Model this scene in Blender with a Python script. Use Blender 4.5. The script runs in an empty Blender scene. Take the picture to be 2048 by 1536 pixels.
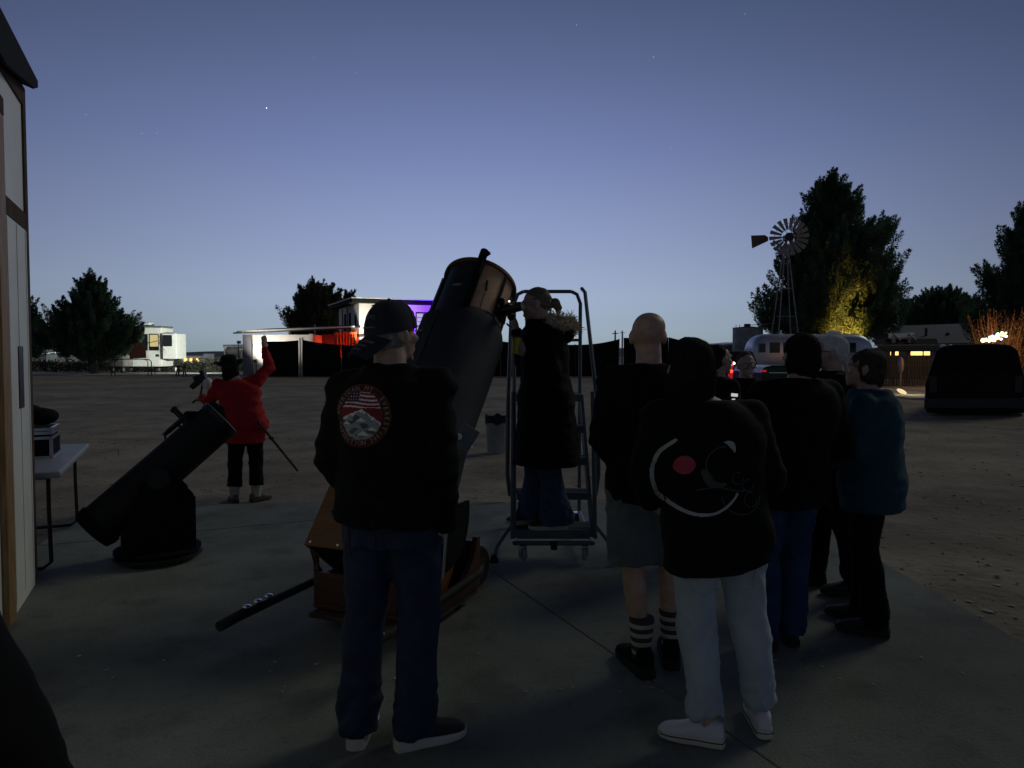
import bpy, math, random
import numpy as np
from mathutils import Vector as V, Matrix, noise
from mathutils.bvhtree import BVHTree
random.seed(7); rng = np.random.default_rng(7)
R = math.radians
C = bpy.context.scene.collection
sc = bpy.context.scene

# ------------------------------------------------------------------ camera, sky, exposure
FPX, CAMH, HOR = 1440.0, 1.52, 712.0
TH = math.atan((768 - HOR) / FPX)
cam = bpy.data.objects.new('camera', bpy.data.cameras.new('camera'))
C.objects.link(cam); sc.camera = cam
cam.location = (0, 0, CAMH); cam.rotation_euler = (R(90) - TH, 0, 0)
cam.data.sensor_width = 36; cam.data.lens = 36 * FPX / 2048
cam.data.clip_start = 0.05; cam.data.clip_end = 6000

def P(px, py, d):
    """point of the place seen at pixel (px,py) of the photograph at distance d along the view"""
    u = (px - 1024) / FPX; v = (768 - py) / FPX
    dr = V((u, math.cos(TH) + math.sin(TH) * v, -math.sin(TH) + math.cos(TH) * v))
    return V((0, 0, CAMH)) + dr * (d / dr.y)
def G(px, py, z=0.0):
    p = P(px, py, 1.0); t = (z - CAMH) / (p.z - CAMH)
    return V((p.x * t, t, z))

w = bpy.data.worlds.new('World'); sc.world = w; w.use_nodes = True
nt = w.node_tree; N = nt.nodes; L = nt.links
bg = N['Background']
tc = N.new('ShaderNodeTexCoord')
sep = N.new('ShaderNodeSeparateXYZ'); L.new(tc.outputs['Generated'], sep.inputs[0])
ramp = N.new('ShaderNodeValToRGB'); L.new(sep.outputs['Z'], ramp.inputs[0])
SKY = [(0.0, (.290, .370, .405)), (.03, (.350, .435, .525)), (.08, (.355, .440, .600)), (.16, (.275, .342, .555)),
       (.27, (.178, .234, .448)), (.36, (.124, .168, .332)), (.46, (.078, .113, .232)), (.7, (.026, .041, .080)), (1.0, (.018, .028, .050))]
cr = ramp.color_ramp
while len(cr.elements) < len(SKY): cr.elements.new(.5)
for e, (p, c) in zip(cr.elements, SKY): e.position = p; e.color = (*c, 1)
vd = N.new('ShaderNodeVectorMath'); vd.operation = 'DOT_PRODUCT'
L.new(tc.outputs['Generated'], vd.inputs[0]); vd.inputs[1].default_value = V((-.06, 1, .12)).normalized()
mp = N.new('ShaderNodeMapRange'); L.new(vd.outputs['Value'], mp.inputs[0])
mp.inputs[1].default_value = .3; mp.inputs[2].default_value = 1.0
p3 = N.new('ShaderNodeMath'); p3.operation = 'POWER'; L.new(mp.outputs[0], p3.inputs[0]); p3.inputs[1].default_value = 3.0
pw = N.new('ShaderNodeMath'); pw.operation = 'MULTIPLY_ADD'; L.new(p3.outputs[0], pw.inputs[0]); pw.inputs[1].default_value = .72; pw.inputs[2].default_value = .28
mul = N.new('ShaderNodeVectorMath'); mul.operation = 'SCALE'
L.new(ramp.outputs[0], mul.inputs[0]); L.new(pw.outputs[0], mul.inputs['Scale'])
L.new(mul.outputs[0], bg.inputs['Color']); bg.inputs['Strength'].default_value = 1.0
sun = bpy.data.objects.new('sun', bpy.data.lights.new('sun', 'SUN')); C.objects.link(sun)      # last twilight from the far right
sun.data.energy = .30; sun.data.angle = R(18); sun.data.color = (1.0, 1.0, .80)
sun.rotation_euler = (R(90 - 33), 0, R(180 - 52))
sc.view_settings.view_transform = 'Standard'; sc.view_settings.look = 'None'
sc.view_settings.exposure = 0.0; sc.view_settings.gamma = 1.0; sc.view_settings.use_curve_mapping = False
sc.render.engine = 'CYCLES'; sc.cycles.use_denoising = True; sc.cycles.max_bounces = 6
try: sc.cycles.sample_clamp_indirect = 2.0
except Exception: pass

# ------------------------------------------------------------------ materials
MATS = {}
def mat(name, col, rough=.7, metal=0., var=.25, scale=8., bump=.0, bscale=60., col2=None, emit=None, estr=0., detail=4., spec=.5, stretch=None):
    if name in MATS: return MATS[name]
    m = bpy.data.materials.new(name); m.use_nodes = True
    t = m.node_tree; b = t.nodes['Principled BSDF']
    b.inputs['Roughness'].default_value = rough; b.inputs['Metallic'].default_value = metal
    b.inputs['Specular IOR Level'].default_value = spec
    c2 = col2 or tuple(max(0, x * (1 - var)) for x in col)
    c1 = col if col2 else tuple(min(1, x * (1 + var)) for x in col)
    co = t.nodes.new('ShaderNodeTexCoord'); src = co.outputs['Object']
    if stretch:
        mpn = t.nodes.new('ShaderNodeMapping'); t.links.new(src, mpn.inputs[0]); mpn.inputs['Scale'].default_value = stretch; src = mpn.outputs[0]
    n = t.nodes.new('ShaderNodeTexNoise'); n.inputs['Scale'].default_value = scale; n.inputs['Detail'].default_value = detail
    t.links.new(src, n.inputs['Vector'])
    r = t.nodes.new('ShaderNodeValToRGB'); r.color_ramp.elements[0].position = .32; r.color_ramp.elements[1].position = .68
    r.color_ramp.elements[0].color = (*c2, 1); r.color_ramp.elements[1].color = (*c1, 1)
    t.links.new(n.outputs['Fac'], r.inputs[0]); t.links.new(r.outputs[0], b.inputs['Base Color'])
    if bump > 0:
        n2 = t.nodes.new('ShaderNodeTexNoise'); n2.inputs['Scale'].default_value = bscale; n2.inputs['Detail'].default_value = 5
        t.links.new(src, n2.inputs['Vector'])
        bp = t.nodes.new('ShaderNodeBump'); bp.inputs['Strength'].default_value = bump; bp.inputs['Distance'].default_value = .02
        t.links.new(n2.outputs['Fac'], bp.inputs['Height']); t.links.new(bp.outputs[0], b.inputs['Normal'])
    if emit:
        b.inputs['Emission Color'].default_value = (*emit, 1); b.inputs['Emission Strength'].default_value = estr
    MATS[name] = m; return m

M_dirt = mat('dirt', (.45, .37, .255), .95, var=.3, scale=.9, bump=.8, bscale=11, col2=(.30, .245, .165), detail=9)
M_conc = mat('concrete', (.262, .276, .240), .88, scale=1.6, bump=.35, bscale=70, col2=(.180, .192, .168), detail=9)
def weather(m):
    t = m.node_tree; b = t.nodes['Principled BSDF']; src = b.inputs['Base Color'].links[0].from_socket; co = t.nodes['Texture Coordinate'].outputs['Object']
    def layer(src, scale, lo, hi, k, tex='ShaderNodeTexNoise'):
        n = t.nodes.new(tex); n.inputs['Scale'].default_value = scale; t.links.new(co, n.inputs['Vector'])
        if tex == 'ShaderNodeTexNoise': n.inputs['Detail'].default_value = 7; o = n.outputs['Fac']
        else: n.feature = 'DISTANCE_TO_EDGE'; o = n.outputs['Distance']
        r = t.nodes.new('ShaderNodeMapRange'); t.links.new(o, r.inputs[0]); r.inputs[1].default_value = lo; r.inputs[2].default_value = hi; r.inputs[3].default_value = k; r.inputs[4].default_value = 1
        mx = t.nodes.new('ShaderNodeVectorMath'); mx.operation = 'SCALE'; t.links.new(src, mx.inputs[0]); t.links.new(r.outputs[0], mx.inputs['Scale']); return mx.outputs[0]
    if m is M_dirt:
        s = layer(src, .22, .38, .58, .70); s = layer(s, 1.4, .36, .50, .72); s = layer(s, 12, .32, .44, .74); t.links.new(s, b.inputs['Base Color']); return
    s = layer(src, .45, .38, .56, .66); s = layer(s, 2.6, .34, .46, .72); s = layer(s, 14, .30, .42, .80); s = layer(s, 90, .3, .45, .85); s = layer(s, 38, .33, .40, .82)
    t.links.new(s, b.inputs['Base Color'])
weather(M_conc); weather(M_dirt)
M_jean3 = mat('mid_denim', (.036, .068, .155), .85, var=.3, scale=14)
M_joint = mat('joint_fill', (.15, .15, .135), .95)
M_stone = mat('pebble', (.50, .44, .35), .9, var=.35, scale=3)
M_hill = mat('hill', (.10, .105, .10), .95, scale=.02)
M_road = mat('pale_road', (.56, .54, .46), .95, scale=.6, bump=.3, bscale=6)
M_scrub = mat('scrub', (.045, .05, .03), .9, scale=2)
M_white = mat('white_paint', (.84, .85, .80), .55, var=.06, scale=3, bump=.05, bscale=30)
M_stucco = mat('white_stucco', (.78, .75, .69), .8, var=.06, scale=2, bump=.35, bscale=18)
M_brown = mat('brown_trim', (.095, .066, .045), .9, spec=.15, var=.3, scale=14)
M_ply = mat('plywood', (.42, .27, .12), .6, scale=9, col2=(.24, .13, .05), stretch=(6, 6, .6), bump=.1)
M_orange = mat('orange_plywood', (.25, .105, .036), .5, scale=6, col2=(.17, .07, .022), stretch=(1, 1, 8))
M_redwood = mat('stained_board', (.11, .045, .025), .5, scale=6, col2=(.065, .028, .016), stretch=(1, 1, 8))
M_soffit = mat('dark_soffit', (.016, .017, .014), .85, spec=.15)
M_black = mat('black_metal', (.012, .012, .013), .45, var=.3)
M_matte = mat('black_matte', (.010, .011, .012), .9, var=.3, spec=.12)
M_shroud = mat('black_shroud', (.024, .028, .034), .75, var=.2, scale=5, bump=.15, bscale=120)
M_rub = mat('black_rubber', (.014, .014, .014), .8)
M_dkgrey = mat('dark_grey_paint', (.12, .15, .165), .45, var=.2, scale=6)
M_tread = mat('grip_tread', (.045, .052, .052), .85, var=.3, scale=40, bump=.4, bscale=200)
M_alu = mat('aluminium', (.55, .56, .57), .3, .9, var=.1)
M_galv = mat('galvanised_steel', (.42, .43, .43), .42, .7, var=.25, scale=7)
M_galvd = mat('dull_galvanised', (.34, .33, .31), .6, .35, var=.25, scale=2)
M_steel = mat('bright_steel', (.7, .7, .7), .18, 1., var=.05)
M_skin = mat('skin', (.54, .36, .28), .5, var=.14, scale=24, bump=.12, bscale=120)
M_skin2 = mat('tanned_skin', (.56, .36, .26), .45, var=.16, scale=22, bump=.15, bscale=90)
M_hairw = mat('white_hair', (.78, .76, .72), .7, var=.2, scale=40, stretch=(3, 3, .6))
M_hairg = mat('grey_hair', (.30, .28, .25), .7, var=.35, scale=60)
M_hairb = mat('light_brown_hair', (.20, .155, .105), .55, var=.35, scale=50, stretch=(3, .7, 3))
M_haird = mat('dark_hair', (.024, .017, .013), .85, var=.5, scale=40, spec=.15, stretch=(4, 4, .5))
M_hairm = mat('brown_grey_hair', (.075, .06, .05), .8, spec=.2, var=.4, scale=40)
M_fur = mat('tan_fur', (.70, .59, .44), .9, var=.4, scale=40)
M_jblack = mat('black_cloth', (.006, .006, .0065), .9, var=.3, scale=20, spec=.2)
M_jnavy = mat('navy_cloth', (.012, .014, .026), .85, var=.25, scale=20, spec=.3)
M_cap = mat('cap_twill', (.020, .022, .034), .85, var=.2, scale=60, bump=.2, bscale=300)
M_denim = mat('dark_denim', (.019, .031, .072), .85, var=.3, scale=14, bump=.2, bscale=300)
M_denim2 = mat('blue_denim', (.012, .038, .105), .85, var=.3, scale=14)
M_red = mat('red_fleece', (.48, .012, .016), .9, var=.12, scale=12)
M_teal = mat('teal_fleece', (.004, .054, .082), .9, var=.2, scale=8)
M_greysh = mat('grey_shorts', (.13, .155, .165), .9, var=.2, scale=8)
M_wpant = mat('pale_denim', (.42, .49, .55), .85, var=.12, scale=6)
M_wshoe = mat('white_canvas', (.72, .71, .80), .7, var=.05)
M_sole = mat('white_sole', (.62, .60, .54), .6, var=.08)
M_bshoe = mat('black_shoe', (.014, .014, .014), .6)
M_brshoe = mat('brown_shoe', (.16, .125, .09), .7)
M_sock = mat('pale_sock', (.50, .47, .40), .9)
M_sockd = mat('dark_sock_band', (.05, .05, .05), .9)
M_leaf = mat('pine_needles', (.100, .165, .095), .75, var=.4, scale=.8)
M_leaf2 = mat('olive_needles', (.115, .120, .060), .75, var=.4, scale=.8)
M_twig = mat('dry_twigs', (.20, .125, .07), .8, var=.3, scale=2)
M_bark = mat('bark', (.13, .10, .075), .95, var=.4, scale=6, bump=.6, bscale=20)
M_screen = mat('shade_cloth', (.010, .012, .012), .9, var=.4, scale=3, spec=.1)
M_glass = mat('dark_glass', (.02, .022, .025), .12, var=.2)
M_gal2 = mat('trailer_skin', (.62, .64, .70), .38, .45, var=.08, scale=1.5)
M_maroon = mat('maroon_paint', (.035, .009, .008), .5)
M_dkgreen = mat('dark_green_paint', (.012, .028, .016), .25)
M_suv = mat('dark_brown_paint', (.014, .010, .008), .75, spec=.2)
M_shed = mat('metal_siding', (.19, .19, .225), .85, spec=.2, var=.08)
M_table = mat('grey_plastic_top', (.36, .37, .39), .5, var=.06)
M_yellow = mat('yellow_cup', (.72, .66, .06), .5, var=.05)
M_emb = {k: mat('embroidery_' + k, c, .85, var=.12, scale=90, bump=.25, bscale=500) for k, c in dict(
    rim=(.050, .022, .016), maroon=(.24, .022, .030), white=(.85, .70, .70), navy=(.06, .035, .08), snow=(.84, .86, .86),
    rock=(.36, .375, .375), dark=(.11, .115, .115), thread=(.46, .34, .26)).items()}
M_logo = {k: mat('print_' + k, c, .7, var=.1) for k, c in dict(white=(.44, .46, .46), red=(.50, .05, .10), grey=(.055, .065, .065)).items()}
M_capmark = mat('cap_embroidery', (.16, .16, .18), .8)
def leafy(m):
    t = m.node_tree; b = t.nodes['Principled BSDF']; out = t.nodes['Material Output']; src = b.inputs['Base Color'].links[0].from_socket
    tr_ = t.nodes.new('ShaderNodeBsdfTranslucent'); t.links.new(src, tr_.inputs[0]); mx = t.nodes.new('ShaderNodeMixShader'); mx.inputs[0].default_value = .5
    t.links.new(b.outputs[0], mx.inputs[1]); t.links.new(tr_.outputs[0], mx.inputs[2]); t.links.new(mx.outputs[0], out.inputs[0])
for m_ in (M_leaf, M_leaf2): leafy(m_)
def glow(name, col, s): return mat(name, (.05, .05, .05), .5, emit=col, estr=s)
E_amber = glow('amber_window', (1, .60, .16), 2.2)
E_yellow = glow('lit_blind', (.90, .74, .30), .62)
E_warm = glow('warm_lamp', (1, .75, .38), 6)
E_white = glow('white_lamp', (1, .97, .9), 6)
E_red = glow('tail_lamp', (1, .06, .03), 2.5)
E_redd = glow('dim_red_lamp', (.55, .02, .04), .5)
E_star = glow('star_light', (.8, .87, 1), 1.0)
E_starb = glow('bright_star_light', (.9, .95, 1), 3.2)
E_led = glow('white_led', (1, .93, .8), 3)
E_pink = glow('pink_bulb', (1, .25, .8), 5)
E_blue = glow('blue_bulb', (.3, .5, 1), 6)
E_green = glow('green_bulb', (.3, 1, .5), 4)

# ------------------------------------------------------------------ mesh helpers
OFF = {}
def link(o): C.objects.link(o); return o
def tag(o, label=None, cat=None, group=None, kind=None):
    if label: o['label'] = label
    if cat: o['category'] = cat
    if group: o['group'] = group
    if kind: o['kind'] = kind
    return o
def thing(name, label, cat, loc=(0, 0, 0), rz=0., group=None):
    o = bpy.data.objects.new(name, None); link(o); o.empty_display_size = .1
    o.location = loc; o.rotation_euler = (0, 0, rz)
    OFF[o.name] = Matrix.Translation(V(loc)) @ Matrix.Rotation(rz, 4, 'Z')
    return tag(o, label, cat, group)
def frame(z, hint=V((0, 0, 1))):
    z = z.normalized()
    if abs(z.dot(hint)) > .98: hint = V((0, 1, 0))
    x = hint.cross(z).normalized(); y = z.cross(x)
    return x, y, z
class MB:
    def __init__(s): s.v = []; s.f = []; s.mi = []; s.cur = 0; s.M = None
    def add(s, vs, fs):
        o = len(s.v)
        if s.M is not None: vs = [s.M @ V(p) for p in vs]
        s.v += [tuple(p) for p in vs]; s.f += [tuple(i + o for i in f) for f in fs]; s.mi += [s.cur] * len(fs)
        return s
    def box(s, c, d, rot=None, axes=None):
        c = V(c); hx, hy, hz = d[0] / 2, d[1] / 2, d[2] / 2
        if axes is None:
            m = rot if rot is not None else Matrix.Identity(3)
            ax = [m @ V((1, 0, 0)), m @ V((0, 1, 0)), m @ V((0, 0, 1))]
        else: ax = axes
        vs = [c + ax[0] * hx * i + ax[1] * hy * j + ax[2] * hz * k for k in (-1, 1) for j in (-1, 1) for i in (-1, 1)]
        return s.add(vs, [(0, 2, 3, 1), (4, 5, 7, 6), (0, 1, 5, 4), (2, 6, 7, 3), (0, 4, 6, 2), (1, 3, 7, 5)])
    def loft(s, rings, caps=True):
        n = len(rings[0]); vs = [p for r in rings for p in r]; fs = []
        for i in range(len(rings) - 1):
            for j in range(n):
                a, b = i * n + j, i * n + (j + 1) % n
                fs.append((a, b, b + n, a + n))
        if caps: fs.append(tuple(range(n))[::-1]); fs.append(tuple(range((len(rings) - 1) * n, len(rings) * n)))
        return s.add(vs, fs)
    def cyl(s, p, q, r0, r1=None, n=10):
        p, q = V(p), V(q); r1 = r0 if r1 is None else r1
        x, y, z = frame(q - p)
        return s.loft([[c + x * r * math.cos(t * 2 * math.pi / n) + y * r * math.sin(t * 2 * math.pi / n) for t in range(n)] for c, r in ((p, r0), (q, r1))])
    def tube(s, pts, r, n=8, closed=False):
        pts = [V(p) for p in pts]; k = len(pts); rings = []; x = None
        for i in range(k):
            a = pts[(i - 1) % k] if (closed or i > 0) else pts[i]; b = pts[(i + 1) % k] if (closed or i < k - 1) else pts[i]
            z = (b - a).normalized()
            if x is None: x = frame(z)[0]
            else: x = (x - z * x.dot(z)).normalized()
            y = z.cross(x); rr = r[i] if isinstance(r, (list, tuple)) else r
            rings.append([pts[i] + x * rr * math.cos(t * 2 * math.pi / n) + y * rr * math.sin(t * 2 * math.pi / n) for t in range(n)])
        if closed: rings.append(rings[0])
        return s.loft(rings, caps=not closed)
    def sph(s, c, r, n=14, m=9, rot=None):
        c = V(c); r = (r, r, r) if isinstance(r, (int, float)) else r; rings = []
        for i in range(1, m):
            ph = math.pi * i / m - math.pi / 2
            ring = [V((r[0] * math.cos(ph) * math.cos(t * 2 * math.pi / n), r[1] * math.cos(ph) * math.sin(t * 2 * math.pi / n), r[2] * math.sin(ph))) for t in range(n)]
            rings.append(ring)
        vs = [V((0, 0, -r[2]))] + [p for g in rings for p in g] + [V((0, 0, r[2]))]
        if rot is not None: vs = [rot @ p for p in vs]
        vs = [c + p for p in vs]; fs = []; k = m - 1
        for j in range(n):
            fs.append((0, 1 + (j + 1) % n, 1 + j))
            for i in range(k - 1):
                a, b = 1 + i * n + j, 1 + i * n + (j + 1) % n; fs.append((a, b, b + n, a + n))
            fs.append((1 + (k - 1) * n + j, 1 + (k - 1) * n + (j + 1) % n, len(vs) - 1))
        return s.add(vs, fs)
    def prism(s, poly, vec):
        n = len(poly); a = [V(p) for p in poly]; b = [p + V(vec) for p in a]
        return s.add(a + b, [tuple(range(n))[::-1], tuple(range(n, 2 * n))] + [(i, (i + 1) % n, (i + 1) % n + n, i + n) for i in range(n)])
    def mesh(s, name, mats, Mx=None, smooth=False):
        me = bpy.data.meshes.new(name)
        vs = s.v if Mx is None else [tuple(Mx @ V(p)) for p in s.v]
        me.from_pydata(vs, [], s.f)
        mats = mats if isinstance(mats, (list, tuple)) else [mats]
        for m in mats: me.materials.append(m)
        if len(mats) > 1: me.polygons.foreach_set('material_index', s.mi)
        if smooth: me.polygons.foreach_set('use_smooth', [True] * len(me.polygons))
        me.update(); return me
    def build(s, name, m, parent=None, smooth=False, bevel=0., world=True, angle=None):
        Mx = None
        if parent is not None and world: Mx = OFF[parent.name].inverted()
        me = s.mesh(name, m, Mx, smooth)
        o = bpy.data.objects.new(name, me); link(o)
        if parent is not None: o.parent = parent; OFF[o.name] = OFF[parent.name]
        else: OFF[o.name] = Matrix.Identity(4)
        if smooth:
            import bmesh
            bm = bmesh.new(); bm.from_mesh(me); bmesh.ops.recalc_face_normals(bm, faces=bm.faces)
            lim = R(angle or 40)
            for e in bm.edges:
                if len(e.link_faces) == 2 and e.calc_face_angle(0) > lim: e.smooth = False
            bm.to_mesh(me); bm.free()
        else:
            import bmesh
            bm = bmesh.new(); bm.from_mesh(me); bmesh.ops.recalc_face_normals(bm, faces=bm.faces); bm.to_mesh(me); bm.free()
        if bevel > 0:
            md = o.modifiers.new('edge', 'BEVEL'); md.width = bevel; md.segments = 2; md.limit_method = 'ANGLE'
        return o
def circ(c, x, y, r, n=24, a0=0, a1=2 * math.pi):
    full = abs(a1 - a0 - 2 * math.pi) < 1e-6
    return [c + x * r * math.cos(a0 + (a1 - a0) * t / (n if full else n - 1)) + y * r * math.sin(a0 + (a1 - a0) * t / (n if full else n - 1)) for t in range(n)]
def shell(mb, rings_pts, th):
    """open curved wall: list of rows of (inner, outer) made solid"""
    k = len(rings_pts); n = len(rings_pts[0]); vs = []; fs = []
    for row in rings_pts:
        for (a, b) in row: vs += [a, b]
    ix = lambda i, j, s: (i * n + j) * 2 + s
    for i in range(k - 1):
        for j in range(n - 1):
            fs.append((ix(i, j, 1), ix(i, j + 1, 1), ix(i + 1, j + 1, 1), ix(i + 1, j, 1)))
            fs.append((ix(i, j, 0), ix(i + 1, j, 0), ix(i + 1, j + 1, 0), ix(i, j + 1, 0)))
    for i in range(k - 1):
        for j in (0, n - 1): fs.append((ix(i, j, 0), ix(i, j, 1), ix(i + 1, j, 1), ix(i + 1, j, 0)))
    for j in range(n - 1):
        for i in (0, k - 1): fs.append((ix(i, j, 0), ix(i, j + 1, 0), ix(i, j + 1, 1), ix(i, j, 1)))
    return mb.add(vs, fs)
def remeshed(mb, name, m, parent, voxel, smooth=2, disp=None, world=False):
    me0 = mb.mesh(name + '_raw', m)
    o0 = bpy.data.objects.new('tmp', me0); link(o0)
    md = o0.modifiers.new('r', 'REMESH'); md.mode = 'VOXEL'; md.voxel_size = voxel; md.use_smooth_shade = True
    if smooth:
        ms = o0.modifiers.new('s', 'SMOOTH'); ms.iterations = smooth; ms.factor = .5
    dg = bpy.context.evaluated_depsgraph_get(); dg.update()
    me = bpy.data.meshes.new_from_object(o0.evaluated_get(dg))
    bpy.data.objects.remove(o0); bpy.data.meshes.remove(me0)
    me.name = name
    if disp:
        k = len(me.vertices); co = np.empty(k * 3); no = np.empty(k * 3)
        me.vertices.foreach_get('co', co); me.vertices.foreach_get('normal', no)
        co = co.reshape(-1, 3); no = no.reshape(-1, 3)
        d = np.array([disp(V(p), V(q)) for p, q in zip(co, no)])
        co = co + no * d[:, None]; me.vertices.foreach_set('co', co.ravel()); me.update()
    if world and parent is not None:
        me.transform(OFF[parent.name].inverted())
    me.polygons.foreach_set('use_smooth', [True] * len(me.polygons))
    if not me.materials: me.materials.append(m)
    o = bpy.data.objects.new(name, me); link(o)
    if parent is not None: o.parent = parent; OFF[o.name] = OFF[parent.name]
    return o
def spot(name, loc, target, power, col, parent=None, size=60, blend=.6, r=.08, kind='SPOT'):
    l = bpy.data.lights.new(name, kind); l.energy = power; l.color = col; l.shadow_soft_size = r
    if kind == 'SPOT': l.spot_size = R(size); l.spot_blend = blend
    o = bpy.data.objects.new(name, l); link(o)
    d = V(target) - V(loc)
    q = d.to_track_quat('-Z', 'Y')
    if parent is not None:
        o.parent = parent; m = OFF[parent.name].inverted() @ (Matrix.Translation(V(loc)) @ q.to_matrix().to_4x4()); o.matrix_local = m
    else: o.location = loc; o.rotation_euler = q.to_euler()
    return o
# ================================================================== SETTING
U = V((-.42, .907, 0)).normalized(); W = V((.907, .42, 0)).normalized()      # the yard's two directions
def grid_mesh(name, m, xs, ys, zf, kind='structure', cut=None):
    nx, ny = len(xs), len(ys)
    v = [(x, y, zf(x, y)) for y in ys for x in xs]
    f = [(j * nx + i, j * nx + i + 1, (j + 1) * nx + i + 1, (j + 1) * nx + i) for j in range(ny - 1) for i in range(nx - 1)]
    me = bpy.data.meshes.new(name); me.from_pydata(v, [], f); me.materials.append(m)
    me.polygons.foreach_set('use_smooth', [True] * len(f)); me.update()
    o = bpy.data.objects.new(name, me); link(o); return tag(o, kind=kind)
def gz(x, y):
    a = .028 * noise.noise(V((x * .5, y * .5, 0))) + .012 * noise.noise(V((x * 2.1, y * 2.1, 3)))
    return a - .035
xs = np.unique(np.concatenate([np.linspace(-3000, -60, 14), np.linspace(-60, -12, 40), np.linspace(-12, 14, 150), np.linspace(14, 70, 45), np.linspace(70, 3000, 14)]))
ys = np.unique(np.concatenate([np.linspace(-300, -4, 8), np.linspace(-4, 16, 120), np.linspace(16, 80, 90), np.linspace(80, 3000, 20)]))
tag(grid_mesh('ground', M_dirt, xs, ys, gz), 'stony brown dirt yard around the concrete pad')
# concrete pad of single slabs
pad = [V((-.6, -4, 0)), V((-4.28, 7.15, 0)), V((-1.9, 7.5, 0)), V((1.2, 7.42, 0)), V((2.75, 6.5, 0)), V((2.72, 3.6, 0)), V((3.4, -4, 0))]
def clip(poly, n, d, keep):
    out = []
    for i in range(len(poly)):
        a, b = poly[i], poly[(i + 1) % len(poly)]
        da, db = (a.dot(n) - d) * keep, (b.dot(n) - d) * keep
        if da >= 0: out.append(a)
        if (da >= 0) != (db >= 0): out.append(a + (b - a) * (da / (da - db)))
    return out
padroot = thing('concrete_pad', 'grey jointed concrete pad the people stand on', 'pavement'); padroot['kind'] = 'structure'; del padroot['category']
bw = V((.42, 1, 0)); j0 = V((-.12, 5.0, 0)).dot(W); GAP = .003
wl = [j0 + k * 3.05 for k in range(-3, 3)]; ul = [V((-.12, 5.0, 0)).dot(U) - 3.9 + k * 6.1 for k in range(-2, 4)]
for a, b in zip(wl, wl[1:]):
    for c, d in zip(ul, ul[1:]):
        p = pad
        for (n, dd, k) in ((W, a + GAP, 1), (W, b - GAP, -1), (U, c + GAP, 1), (U, d - GAP, -1)):
            if len(p) > 2: p = clip(p, n, dd, k)
        if len(p) > 2:
            MB().prism([q + V((0, 0, -.12)) for q in p], (0, 0, .12 + random.uniform(-.002, .002))).build('slab', M_conc, padroot, bevel=.006)
MB().prism([q + V((0, 0, -.14)) for q in pad], (0, 0, .128)).build('joint_filler', M_joint, padroot)
# pebbles and stones lying on the dirt
mb = MB(); ico = [V(p) for p in ((0, 0, 1), (.89, 0, .45), (.28, .85, .45), (-.72, .53, .45), (-.72, -.53, .45), (.28, -.85, .45), (0, 0, -.3))]
icf = [(0, 1, 2), (0, 2, 3), (0, 3, 4), (0, 4, 5), (0, 5, 1), (6, 2, 1), (6, 3, 2), (6, 4, 3), (6, 5, 4), (6, 1, 5)]
def inpad(x, y):
    q = V((x, y, 0)); s = 0
    for i in range(len(pad)):
        a, b = pad[i], pad[(i + 1) % len(pad)]
        if (b - a).x * (q - a).y - (b - a).y * (q - a).x > 0: s += 1
    return s == 0 or s == len(pad)
cnt = 0
while cnt < 4200:
    y = 3.2 + 34 * random.random() ** 1.9; x = random.uniform(-.75, .75) * y
    ip = inpad(x, y)
    if ip and random.random() > .05: continue
    r = random.choice((.006, .008, .010, .012, .016, .022)) * (1 + y * .025) * random.uniform(.7, 1.3)
    if random.random() < .012: r *= 2.2
    a = random.uniform(0, 6.28); ca, sa = math.cos(a), math.sin(a); sx, sy, sz = random.uniform(.7, 1.5), random.uniform(.6, 1.1), random.uniform(.25, .6)
    r = min(r, .011) if ip else r; c = V((x, y, (.001 if ip else gz(x, y)) + r * .1))
    mb.add([c + V(((p.x * sx * ca - p.y * sy * sa) * r, (p.x * sx * sa + p.y * sy * ca) * r, p.z * sz * r)) for p in ico], icf); cnt += 1
tag(mb.build('pebbles', M_stone), 'loose pale pebbles scattered over the dirt', kind='stuff')
# pale gravel road across the back, low hills
MB().prism([V(p) for p in ((-60, 57.5, -.02), (-22, 57.2, -.02), (-20.5, 64.5, -.02), (-60, 66, -.02))], (0, 0, .045)).build('road', M_road).__setitem__('kind', 'structure')
def hill(name, x0, x1, y, hmax, seed, m):
    mb = MB(); n = 60; rows = []
    for k, (dy, s) in enumerate(((0, 0), (120, .55), (300, 1.0), (900, .7))):
        rows.append([(x0 + (x1 - x0) * i / n, y + dy, -2 + s * hmax * (.35 + .65 * abs(noise.noise(V((i * .09 + seed, seed, 0)))) + .25 * math.sin(i * .11 + seed)) * min(1, i / 6, (n - i) / 6)) for i in range(n + 1)])
    vs = [p for r in rows for p in r]; k = n + 1
    mb.add(vs, [(r * k + i, r * k + i + 1, (r + 1) * k + i + 1, (r + 1) * k + i) for r in range(3) for i in range(n)])
    o = mb.build(name, m, smooth=True, angle=170); o['kind'] = 'structure'; return o
hill('hills', -1700, 500, 1500, 34, 2.2, M_hill)
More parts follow.
